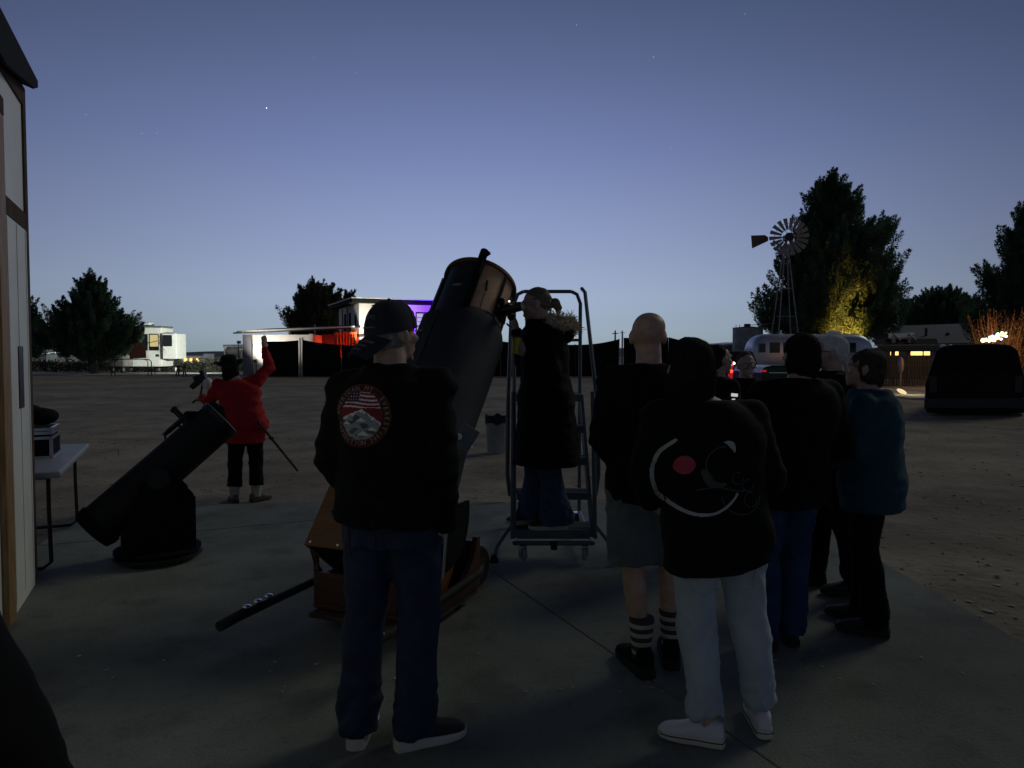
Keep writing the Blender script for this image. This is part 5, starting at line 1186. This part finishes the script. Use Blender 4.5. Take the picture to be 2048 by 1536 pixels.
def brim_pt(u, v):
    w_ = .078 * (1 - .22 * u ** 2.2); return p.hp(v * w_, -.1235 - .082 * u * math.sqrt(max(0, 1 - .55 * v * v)) + .05 * v * v * (1 - u), .006 - .066 * u - .024 * v * v)
mb = MB(); g = random.Random(2)
for r_, u0 in enumerate((.30, .52, .72)):
    v = -.55 + .12 * r_
    while v < .62 - .1 * r_:
        L_ = g.uniform(.05, .11); a, b = brim_pt(u0, v), brim_pt(u0, v + L_ * .8); c, d = brim_pt(u0 + .10, v), brim_pt(u0 + .10, v + L_ * .8); mb.prism([a, b, d, c], p.Q @ V((0, -.0015, .001))); v += L_
mb.build('brim_lettering', M_capmark, cap, world=False)
mb = MB(); dome = lambda a, t: p.hp(math.cos(a) * .0925 * math.cos(t) ** .72, -.012 + math.sin(a) * .1145 * math.cos(t) ** .72, .012 + .1235 * math.sin(t))
mb.tube([dome(R(a), t) for a, t in ((-92, .62), (-84, .56), (-72, .44), (-66, .46), (-68, .54), (-78, .52), (-90, .44))], .0028, 5)
mb.tube([dome(R(a), 1.02) for a in (-112, -100, -92)], .003, 5); mb.tube([dome(R(a), .16) for a in np.linspace(-115, -65, 7)], .0035, 5)
mb.build('cap_embroidery', M_capmark, cap, world=False)
mb = MB()
for a_ in range(0, 360, 60): mb.tube([dome(R(a_ + 30), t) for t in np.linspace(.05, 1.45, 10)], .0014, 5)
mb.sph(p.hp(0, -.012, .136), .007, 10, 6); mb.build('cap_seam', M_cap, cap, smooth=True, world=False)
gl = MB(); gl.tube([p.hp(.084, -.018, .006), p.hp(.082, .02, .012), p.hp(.074, .085, .010)], .0022, 6); gl.tube(circ(p.hp(.036, .104, .004), p.Q @ V((1, 0, 0)), p.Q @ V((0, 0, 1)), .025, 18), .0018, 5, closed=True); gl.tube([p.hp(-.084, -.018, .006), p.hp(-.074, .085, .010)], .0022, 6); gl.tube(circ(p.hp(-.036, .104, .004), p.Q @ V((1, 0, 0)), p.Q @ V((0, 0, 1)), .025, 18), .0018, 5, closed=True); gl.build('glasses', M_black, p.root, smooth=True, world=False)
# embroidered emblem laid onto the jacket back
def decal(name, jkt, root, fn, mats, x0, x1, z0, z1, step, off=.0025, smoothing=.9):
    tree_ = bvh(jkt); nx, nz = int((x1 - x0) / step) + 1, int((z1 - z0) / step) + 1; vs = []; ok = np.zeros((nz, nx), bool); Y = np.zeros((nz, nx))
    for j in range(nz):
        for i in range(nx):
            hit = tree_.ray_cast(V((x0 + i * step, -2, z0 + j * step)), V((0, 1, 0)))
            if hit[0] is not None: ok[j, i] = True; Y[j, i] = hit[0].y - off
    mb = MB(); idx = {}
    def vid(i, j):
        if (i, j) not in idx: idx[(i, j)] = len(mb.v); mb.v.append((x0 + i * step, Y[j, i], z0 + j * step))
        return idx[(i, j)]
    for j in range(nz - 1):
        for i in range(nx - 1):
            if not ok[j:j + 2, i:i + 2].all(): continue
            c = fn(x0 + (i + .5) * step, z0 + (j + .5) * step)
            if c is None: continue
            mb.f.append((vid(i, j), vid(i + 1, j), vid(i + 1, j + 1), vid(i, j + 1))); mb.mi.append(c)
    o = mb.build(name, mats, root, smooth=True, world=False, angle=170); return o, tree_
EK = list(M_emb); ex, ez, ea, eb = -.058, 1.300, .120, .116
def emblem(x, z):
    u, v = (x - ex) / ea, (z - ez) / eb; r = math.hypot(u, v)
    if r > 1: return None
    if r > .97: return EK.index('maroon')
    iu, iv = u / .745, v / .80; q = math.hypot(iu, iv)
    if q > 1: return EK.index('rim')
    if q > .965: return EK.index('maroon')
    peak = .27 - .36 * abs(iu - .1) * (1 if iu < .1 else 1.85) + .010 * math.sin(iu * 23)
    if iv < peak:
        for (cx, cz, w_, hh) in ((-.66, -.36, .24, .15), (.06, -.22, .22, .16), (.56, -.58, .24, .15), (.12, -.80, .28, .20)):
            if 0 < (cz + hh - iv) / hh < 1 and abs(iu - cx) < w_ * (cz + hh - iv) / hh: return EK.index('snow')
        dd = peak - iv
        if dd < .085 + .05 * math.sin(iu * 15) + .03 * math.sin(iu * 37): return EK.index('snow')
        n_ = noise.noise(V((iu * 2.2, iv * 5.5, 2)))
        return EK.index('dark') if n_ > .10 else EK.index('rock')
    if iv < .30 + .02 * math.sin(iu * 3): return EK.index('maroon')
    if iu < -.08 and iv > .56 + .05 * iu:
        return EK.index('white') if (math.sin(iu * 48) > .72 and math.sin(iv * 52) > .3) else EK.index('navy')
    st = (iv + .035 * math.sin(iu * 3.2) - .30) / .152
    return EK.index('white') if (st % 1) < .48 and st < 4.2 else EK.index('maroon')
o, tr_ = decal('emblem', jk, p.root, emblem, [M_emb[e_] for e_ in EK], ex - .124, ex + .124, ez - .116, ez + .116, .0017)
def letters(root, tree_, text, a0, a1, flip, size, m, name='emblem_lettering'):
    mb = MB(); n_ = len(text)
    for i, ch in enumerate(text):
        if ch == ' ': continue
        cu = bpy.data.curves.new('t', 'FONT'); cu.body = ch; cu.size = size; cu.align_x = 'CENTER'; cu.align_y = 'CENTER'; cu.resolution_u = 2
        to = bpy.data.objects.new('t', cu); link(to); dg = bpy.context.evaluated_depsgraph_get(); dg.update(); me = bpy.data.meshes.new_from_object(to.evaluated_get(dg))
        a = R(a0 + (a1 - a0) * i / (n_ - 1)); rr = .872; cx, cz = ex + ea * rr * math.cos(a), ez + eb * rr * math.sin(a); rt = a - math.pi / 2 if not flip else a + math.pi / 2
        vs = []
        for v in me.vertices:
            x = cx + v.co.x * math.cos(rt) - v.co.y * math.sin(rt); z = cz + v.co.x * math.sin(rt) + v.co.y * math.cos(rt); hit = tree_.ray_cast(V((x, -2, z)), V((0, 1, 0)))
            vs.append(V((x, (hit[0].y if hit[0] else -.15) - .0042, z)))
        mb.add(vs, [tuple(f.vertices) for f in me.polygons]); bpy.data.objects.remove(to); bpy.data.meshes.remove(me); bpy.data.curves.remove(cu)
    return mb.build(name, m, root, world=False)
letters(p.root, tr_, 'AMERICAN MT. EVEREST', 176, -26, False, .0240, M_emb['thread'])
letters(p.root, tr_, 'EXPEDITION 2001', 200, 322, True, .0230, M_emb['thread'])
# silver rod in his right hand
wr_ = OFF[p.root.name] @ (p.wr[1] + V((0, .02, -.07))); o = MB(); o.tube([wr_ + V((.004, 0, .05)), wr_ + V((-.012, 0, -.16))], .0105, 10); o.sph(wr_ + V((.004, 0, .05)), .014, 10, 6)
tag(o.build('silver_rod', M_steel, smooth=True), 'short silver rod held in the hand of the capped person', 'rod')

# ---- woman on the ladder, profile to the left
p = Person('person on the rolling ladder in a long black coat with a furred hood', .250, 5.40, 90, 1.79, .236, None, None, lean=(0, .03), head=(0, -7, 0), hoff=(0, .060), girth=1.14,
    arms={-1: dict(el=(-.01, -.06, -.26), wr=(.02, .18, .11), hd=(.02, .06, .1), hn=(1, 0, 0), curl=55), 1: dict(el=(.03, .14, -.20), wr=(-.03, .05, .235), hd=(.0, .03, .1), hn=(-.4, .6, 0), curl=45)},
    legs={-1: dict(an=(-.09, -.075, .085), fy=4), 1: dict(an=(.09, .10, .085), fy=6)}, voxel=.006)
WOM = p
# arms: local -X is her left (nearest to us when she faces left) 
p.jacket(M_jblack, hem=.47, collar=1.52, flare=.125, sleeve=.024, name='coat', tops=2.1, cuff=.9)
p.trousers(M_jean3, cuff=.045, w=.026, flare=.05); p.shoes(M_bshoe, M_sole)
hq = p.hair(M_hairb, [((0, -.026, .034), (.081, .100, .094)), ((0, -.075, -.005), (.060, .055, .055)), ((0, -.118, .012), (.022, .022, .022)), ((0, -.150, -.004), (.030, .034, .036)), ((0, -.166, -.036), (.026, .028, .038)), ((0, -.160, -.068), (.014, .016, .028))], .0045, (30, 12, 60)); p.strands(hq, M_hairb, 1700, .07, .0013, back=2.2, seed=3, lift=.003)
MB().tube(circ(p.hp(0, -.122, .010), p.Q @ V((1, 0, 0)), (p.Q @ V((0, .35, 1))).normalized(), .022, 16), .006, 6, closed=True).build('hair_tie', M_black, p.root, smooth=True, world=False)
MB().sph(p.hp(-.083, -.006, -.052), .0055, 8, 5).build('earring', E_led if False else M_steel, p.root, smooth=True, world=False)
mb = MB(); c = p.nb + V((0, -.10, -.02)); mb.sph(c, (.165, .085, .075), 18, 10); mb.sph(c + V((0, -.07, -.035)), (.14, .07, .09), 18, 10); remeshed(mb, 'hood', M_jblack, p.root, .012, 2, cloth(.8))
fur = MB(); g = random.Random(3)
for i in range(2600):
    a = R(g.uniform(150, 390)); c = p.nb + V((math.cos(a) * .150, -.095 + math.sin(a) * .105, .010 + .03 * math.sin(a) + g.gauss(0, .030))) + V((g.gauss(0, .02), g.gauss(0, .022), 0))
    d = (V((math.cos(a), math.sin(a) * .9, .55)) + V((g.gauss(0, .5), g.gauss(0, .5), g.gauss(0, .5)))).normalized(); L_ = g.uniform(.035, .075); sd = d.cross(V((g.random(), g.random(), g.random()))).normalized() * .0045
    i0 = len(fur.v); fur.v += [tuple(c - sd), tuple(c + sd), tuple(c + d * L_ * .6 + sd * .7 + V((0, 0, -.004))), tuple(c + d * L_ + V((0, 0, -.012)))]; fur.f += [(i0, i0 + 1, i0 + 2), (i0, i0 + 2, i0 + 3)]; fur.mi += [0, 0]
fur.tube([p.nb + V((math.cos(R(a)) * .150, -.095 + math.sin(R(a)) * .105, .008 + .03 * math.sin(R(a)))) for a in range(150, 391, 12)], .046, 10)
fur.build('fur_trim', M_fur, p.root, world=False)
MB().sph(p.nb + V((-.135, .12, -.25)), .008, 8, 5).build('button', M_steel, p.root, smooth=True, world=False)
wm_ = OFF[p.root.name]
hp_ = wm_ @ (p.wr[1] + p.hd[1]['d'].normalized() * .085 * p.k)
wl_ = p.wr[-1] + p.hd[-1]['d'].normalized() * .075; cupc = wm_ @ (wl_ + V((.025, .035, .0)))
mb = MB(); mb.loft([circ(cupc + V((0, 0, z)), X1, Y1, r, 22) for z, r in ((-.055, .026), (-.055, .030), (.058, .038), (.060, .038), (.060, .035), (.0, .031))]); o = mb.build('cup', M_yellow, smooth=True); tag(o, 'yellow cup held by the person on the ladder', 'cup')
OFF[o.name] = Matrix.Identity(4); MB().loft([circ(cupc + V((0, 0, z)), X1, Y1, r, 22) for z, r in ((.061, .039), (.061, .040), (.07, .040), (.072, .036))]).build('lid', M_black, o, smooth=True)

# ---- person in red, hat, one arm up
p = Person('person in a red top and dark hat pointing up at the sky', -2.83, 7.62, 14, 1.54, -.03, None, M_skin2, lean=(-.08, -.02), head=(14, 10, -6), hoff=(-.08, .02), girth=1.30, belly=.06, sw=1.20,
    arms={1: dict(sh=(.01, 0, .05), el=(.135, .10, .15), wr=(-.07, .06, .235), hd=(.0, .01, .1), hn=(-.5, .8, 0), curl=10), -1: dict(el=(-.12, .10, -.20), wr=(-.10, .22, .03), hd=(-.12, .2, .02), hn=(0, 0, -1), curl=55)},
    legs={-1: dict(an=(-.115, -.02, .075), fy=18), 1: dict(an=(.10, .0, .075), fy=-48)})
RED = p; p.jacket(M_red, hem=.72, collar=1.47, sleeve=.024, disp=1.6, name='top', tops=1.2, flare=.02); p.trousers(M_jblack, cuff=.20, w=.026, flare=.012); p.shoes(M_brshoe, M_brown, 1.08)
for q in (-1, 1): MB().loft([ering(V((p.an[q].x, p.an[q].y - .005, z)), r, r, 16) for z, r in ((.055, .045), (.10, .050), (.185, .056), (.19, .050))]).build('sock', M_sock, p.root, smooth=True, world=False)
p.hair(M_haird, [((0, -.028, .0), (.095, .10, .10)), ((0, -.06, -.085), (.10, .06, .085))], .010, (30, 30, 20))
mb = MB(); rows = []
for t, r, z in ((0, .150, .028), (.1, .165, .034), (.2, .160, .042), (.3, .105, .044), (.4, .094, .07), (.7, .086, .125), (.85, .070, .145), (1, .02, .150)):
    rows.append([p.hp(math.cos(a) * r, -.01 + math.sin(a) * r * 1.12, z + (.035 * abs(math.cos(a)) ** 2 if t < .25 else 0)) for a in np.linspace(0, 2 * math.pi, 36, endpoint=False)])
mb.loft(rows); hat = mb.build('hat', M_matte, p.root, smooth=True, world=False)
rm = OFF[p.root.name]
# black stick in the left hand, cane tucked behind, camera held out
hl_ = rm @ (p.wr[-1] + p.hd[-1]['d'].normalized() * .075)
tag(MB().tube([hl_ + V((-.085, 0, -.06)), hl_ + V((.03, 0, .03))], .012, 8).build('torch', M_black, smooth=True), 'short black torch in the left hand of the person in red', 'torch')
cb = MB(); c = hl_ + V((-.01, .05, .20)); cb.box(c, (.13, .08, .09), rot=Matrix.Rotation(R(-20), 3, 'Y')); cb.cyl(c + V((-.03, 0, -.03)), c + V((-.10, -.02, -.10)), .036, .030, 14); cb.box(c + V((.02, 0, .07)), (.05, .06, .05), rot=Matrix.Rotation(R(-30), 3, 'Y'))
cb.tube([c + V((.02, 0, -.04)), hl_ + V((0, .0, .0))], .012, 6); co_ = cb.build('camera', M_black, bevel=.008); tag(co_, 'black and white camera held out beside the dark hat', 'camera'); OFF[co_.name] = Matrix.Identity(4)
mb = MB(); mb.sph(c + V((.075, -.01, -.055)), (.055, .05, .07), 14, 8); mb.build('white_bag', M_white, co_, smooth=True)
a = P(531, 862, 7.55); b = V((P(595, 941, 8.6).x, 8.6, P(595, 941, 8.6).z)); mb = MB(); mb.tube([a + (a - b).normalized() * .25, a, b], .014, 8); mb.sph(a + (b - a) * .16, (.03, .02, .02), 10, 6); tag(mb.build('cane', M_brown, smooth=True), 'dark wooden cane tucked behind the person in red', 'cane')

# ---- bald man
p = Person('bald person in a black top and grey shorts seen from behind', .655, 3.46, 0, 1.735, 0, NEARG, M_skin2, head=(2, 2, 0), girth=1.06, sw=.98,
    arms={-1: dict(el=(-.05, -.05, -.275), wr=(.09, .16, -.13), curl=60), 1: dict(el=(.06, -.05, -.265), wr=(-.09, .16, -.13), curl=60)},
    legs={-1: dict(an=(-.035, -.05, .085), fy=14), 1: dict(an=(.13, .05, .085), fy=-8)}, voxel=.007)
p.jacket(M_jblack, hem=.83, collar=1.50, sleeve=.026, tops=1.3, name='top'); p.trousers(M_greysh, short=.98, w=.030, name='shorts', top=.96); p.shoes(M_matte, M_rub, 1.18, .02)
for q in (-1, 1):
    z0_ = .075
    for i in range(9):
        r_ = (.043 + .0022 * i) * p.k; MB().loft([ering(V((p.an[q].x, p.an[q].y - .006 - .0005 * i, z0_ + i * .022 + dz)), r_ - e_, r_ - e_, 18) for dz, e_ in ((0, .002), (.003, 0), (.019, 0), (.0219, .002))]).build('sock_band', M_sock if i % 2 else M_sockd, p.root, smooth=True, world=False)

# ---- woman in pale trousers, logo jacket
p = Person('person in pale trousers and black jacket with a crescent and red dot print', .80, 2.80, 6, 1.585, 0, NEARG, None, lean=(-.06, 0), head=(8, 2, 0), hoff=(-.06, .03), girth=1.22, sw=1.14,
    arms={-1: dict(el=(-.035, .07, -.27), wr=(.08, .16, -.12), curl=60), 1: dict(el=(.09, .0, -.27), wr=(-.05, .15, -.15), curl=60)},
    legs={-1: dict(an=(-.045, -.03, .082), fy=62), 1: dict(an=(.215, .04, .082), fy=-12, kn=(.155, .03, .44))}, voxel=.008)
jk2 = p.jacket(M_jblack, hem=.775, collar=1.49, sleeve=.030, tops=1.5, flare=.02, hemtilt=.12, disp=.8); tq = p.trousers(M_wpant, cuff=.13, w=.022, disp=1.15); p.pockets(tq, M_wpant, .74); p.shoes(M_wshoe, M_sole, 1.02)
for q in (-1, 1):
    a = R(p.fy[q]); fd = V((-math.sin(a), math.cos(a), 0)); sd = V((fd.y, -fd.x, 0)); o_ = V((p.an[q].x, p.an[q].y, 0)); mb = MB(); kk = p.k * 1.02
    mb.tube([o_ + fd * u * kk + sd * w_ * kk + V((0, 0, .0275)) for u, w_ in [(u, w_) for u, w_ in ((-.082, 0), (-.073, .0345), (-.03, .0412), (.03, .0412), (.10, .0492), (.15, .0502), (.183, .041), (.201, 0))] + [(.183, -.041), (.15, -.0502), (.10, -.0492), (.03, -.0412), (-.03, -.0412), (-.073, -.0345)]], .0022, 5, closed=True); mb.build('shoe_stripe', M_jnavy, p.root, smooth=True, world=False)
for q in (-1, 1):
    a = R(p.fy[q]); fd = V((-math.sin(a), math.cos(a), 0)); sd = V((fd.y, -fd.x, 0)); o_ = V((p.an[q].x, p.an[q].y, 0)); kk = p.k * 1.02; mb = MB()
    for u, z in ((.050, .082), (.068, .073), (.086, .066), (.104, .060)): mb.tube([o_ + fd * u * kk + sd * v * kk + V((0, 0, (z - abs(v) * .35) * kk)) for v in (-.022, -.01, .01, .022)], .003, 5)
    mb.tube([o_ + fd * (.150 - abs(v) * .25) * kk + sd * v * kk + V((0, 0, (.049 - abs(v) * .42) * kk)) for v in (-.042, -.03, -.015, 0, .015, .03, .042)], .0025, 5)
    mb.build('laces', M_sole, p.root, smooth=True, world=False)
hq = p.hair(M_haird, [((0, -.024, .036), (.092, .108, .096)), ((0, -.045, -.03), (.102, .085, .10)), ((.045, -.03, -.09), (.058, .075, .08)), ((-.045, -.03, -.09), (.058, .075, .08)), ((0, -.06, -.10), (.08, .06, .07))], .010, (26, 26, 9)); p.strands(hq, M_haird, 2600, .11, .0016, seed=5, lift=.012)
LK = ['white', 'red', 'grey']; lx, lz, lr = -.118, 1.085, .158
def logo(x, z):
    u, v = (x - lx) / lr, (z - lz) / lr; r = math.hypot(u, v); a = math.degrees(math.atan2(v, u)) % 360
    if 124 < a < 332:
        t = .055 + .05 * max(0, math.cos(R(a - 200))) * 1.0
        if a > 300: t *= 1
        if 1 - t < r < 1.0: return 0
    if 34 < a < 57 and .90 < r < .90 + .14 * math.sin(math.pi * (a - 33) / 25): return 0
    if math.hypot(u + .37, v - .20) < .225: return 1
    u2, v2 = u - .50, v - .24; r2 = math.hypot(u2, v2); a2 = math.degrees(math.atan2(v2, u2)) % 360
    if 85 < a2 < 235 and .40 < r2 < .43: return 2
    if abs(v + .36 - .05 * math.sin(u * 5)) < .016 and -.1 < u < 1.1: return 2
    if 195 < a2 < 280 and .44 < r2 < .62 - .002 * abs(a2 - 235): return 2
    u3, v3 = u - .98, v + .45; r3 = math.hypot(u3, v3); a3 = math.degrees(math.atan2(v3, u3)) % 360
    if .50 < r3 < .525 and 190 < a3 < 350: return 2
    for cx, cy, rr in ((.86, -.10, .13), (1.14, -.28, .13), (1.2, -.62, .16)):
        q = math.hypot(u - cx, v - cy)
        if rr < q < rr + .022 and (math.degrees(math.atan2(v - cy, u - cx)) % 360) > 70: return 2
    return None
decal('jacket_print', jk2, p.root, logo, [M_logo[e_] for e_ in LK], lx - .17, lx + .26, lz - .17, lz + .17, .0022)

# ---- the others at the right
p = Person('white haired person in black facing left beside the teal jacket', 2.10, 4.62, 76, 1.655, 0, NEARG, M_skin, lean=(0, .03), head=(4, 4, 0), hoff=(0, .05), girth=1.12, arms={-1: dict(el=(-.03, .05, -.28), wr=(.05, .20, .02), curl=55), 1: dict(el=(.05, .03, -.28), wr=(-.02, .22, .0), curl=55)}, legs={-1: dict(an=(-.09, -.10, .085), fy=5), 1: dict(an=(.09, .12, .085), fy=0)})
p.jacket(M_jblack, hem=.80, sleeve=.028, tops=1.3); p.trousers(M_jblack, w=.024); p.shoes(M_bshoe, M_rub, 1.1)
hq = p.hair(M_hairw, [((0, -.028, .034), (.086, .102, .094)), ((0, -.07, -.02), (.074, .05, .055))], .005, (30, 12, 40)); p.strands(hq, M_hairw, 1300, .05, .0014, back=.8, seed=6, lift=.006); p.eyes()
gl = MB(); gl.tube([p.hp(-.083, -.02, .006), p.hp(-.074, .085, .010)], .0025, 6); gl.tube(circ(p.hp(-.034, .102, .004), p.Q @ V((1, 0, 0)), p.Q @ V((0, 0, 1)), .024, 16), .002, 5, closed=True); gl.tube(circ(p.hp(.034, .102, .004), p.Q @ V((1, 0, 0)), p.Q @ V((0, 0, 1)), .024, 16), .002, 5, closed=True); gl.build('glasses', M_black, p.root, world=False)
p = Person('person in a teal jacket and black trousers turned to the left', 1.985, 3.96, 52, 1.555, 0, NEARG, M_skin, lean=(.0, .02), head=(14, 6, 0), hoff=(0, .045), girth=1.28, sw=1.1, arms={-1: dict(el=(-.05, .03, -.27), wr=(.06, .17, -.08), curl=55), 1: dict(el=(.06, -.02, -.28), wr=(-.02, .10, -.22), curl=55)}, legs={-1: dict(an=(-.09, -.05, .082), fy=10), 1: dict(an=(.10, .06, .082), fy=0)})
p.jacket(M_teal, hem=.765, sleeve=.030, tops=1.5, flare=.03); p.trousers(M_jblack, w=.022); p.shoes(M_bshoe, M_rub, 1.1, .02)
hq = p.hair(M_hairm, [((0, -.026, .036), (.086, .104, .095)), ((0, -.05, -.03), (.088, .08, .085)), ((0, -.06, -.07), (.07, .06, .05))], .008, (30, 30, 12)); p.strands(hq, M_hairm, 1700, .08, .0015, seed=7, lift=.009)
p = Person('person in glasses facing the camera behind the group', 2.03, 6.25, 176, 1.55, 0, NEARG, mat('pale_skin', (.58, .40, .32), .5, var=.1, scale=18), head=(0, -4, 6), girth=1.08, voxel=.006)
p.jacket(M_jblack, hem=.80, tops=1.3); p.trousers(M_jblack); p.shoes(M_bshoe)
p.hair(M_hairm, [((0, -.035, .046), (.084, .094, .088))], .004); p.eyes()
gl = MB()
for q in (-1, 1): gl.tube(circ(p.hp(q * .034, .103, .004), p.Q @ V((1, 0, 0)), p.Q @ V((0, 0, 1)), .024, 16), .0025, 5, closed=True); gl.tube([p.hp(q * .058, .10, .01), p.hp(q * .082, -.01, .006)], .0022, 5)
gl.tube([p.hp(-.010, .105, .006), p.hp(.010, .105, .006)], .0022, 5); gl.build('glasses', M_black, p.root, world=False)
GL = p
p = Person('dark haired person in black and blue jeans seen from behind', 1.42, 3.72, 8, 1.635, 0, NEARG, None, lean=(.06, .0), head=(0, 8, 0), hoff=(.03, .05), girth=1.2, sw=1.1, arms={-1: dict(wr=(.08, .20, -.05), curl=60), 1: dict(wr=(-.05, .20, -.08), curl=60)}, legs={-1: dict(an=(-.10, .0, .082)), 1: dict(an=(.06, .04, .082))})
p.jacket(M_jblack, hem=.80, tops=1.6, sleeve=.03); p.trousers(M_denim2, w=.026); p.shoes(M_bshoe)
hq = p.hair(M_haird, [((0, -.026, .036), (.092, .106, .096)), ((0, -.045, -.03), (.096, .085, .09)), ((0, -.05, -.08), (.08, .07, .06))], .009, (28, 28, 10)); p.strands(hq, M_haird, 1700, .09, .0015, seed=8, lift=.009)
p = Person('person in black turned right, seen past the dark bobbed hair', 1.50, 5.25, -70, 1.60, 0, NEARG, M_skin, head=(0, 4, 0), girth=1.1)
p.jacket(M_jblack, hem=.80, tops=1.3); p.trousers(M_jblack); p.shoes(M_bshoe); p.hair(M_haird, [((0, -.034, .040), (.083, .096, .092)), ((0, -.06, -.02), (.078, .06, .06))], .005)
p = Person('person in black standing close at the lower left edge', -.87, .80, 8, 1.57, 0, None, None, head=(0, 0, 0), girth=1.25, sw=1.05, voxel=.010, arms={1: dict(el=(.10, .02, -.27), wr=(-.02, .12, -.22))})
p.jacket(M_jblack, hem=.80, tops=1.5, sleeve=.034); p.trousers(M_jblack); p.shoes(M_bshoe); p.hair(M_haird, [((0, -.03, .036), (.086, .102, .094)), ((0, -.05, -.04), (.08, .07, .08))], .006)
# bright phone held in the group, and a cane with a silver tip
a = P(1469, 790, 5.0); o = MB().box(a, (.045, .012, .022), rot=Matrix.Rotation(R(5), 3, 'Y')).build('phone', mat('phone_glow', (.7, .7, .72), .2, emit=(.9, .95, 1), estr=.55), bevel=.003); tag(o, 'small bright phone held below the face in glasses', 'phone'); OFF[o.name] = Matrix.Identity(4)
MB().prism([P(1465, 797, 4.99), P(1470, 797, 4.99), P(1475, 814, 4.99), P(1470, 813, 4.99)], (0, .008, 0)).build('strap', mat('phone_glow', ()), o) if False else MB().prism([P(1464, 798, 4.99), P(1470, 797, 4.99), P(1475, 814, 4.99), P(1470, 814, 4.99)], (0, .008, 0)).build('strap', MATS['phone_glow'], o)
b = G(1636, 1148, .0); tp = P(1612, 1010, 4.55); mb = MB(); mb.tube([b.lerp(tp, .40), tp], .011, 8); mb.tube([tp, tp + V((-.03, .05, .03)), tp + V((-.09, .06, .02))], .011, 8)
cn = mb.build('walking_cane', M_black, smooth=True); tag(cn, 'black cane with a silver lower end near the pale trousers', 'cane'); OFF[cn.name] = Matrix.Identity(4)
mb = MB(); mb.tube([b + (tp - b) * .04, b.lerp(tp, .395)], .010, 8); mb.build('silver_shaft', M_steel, cn, smooth=True); mb = MB(); mb.cyl(b, b + (tp - b) * .045, .015, .012, 10); mb.build('rubber_tip', M_rub, cn)
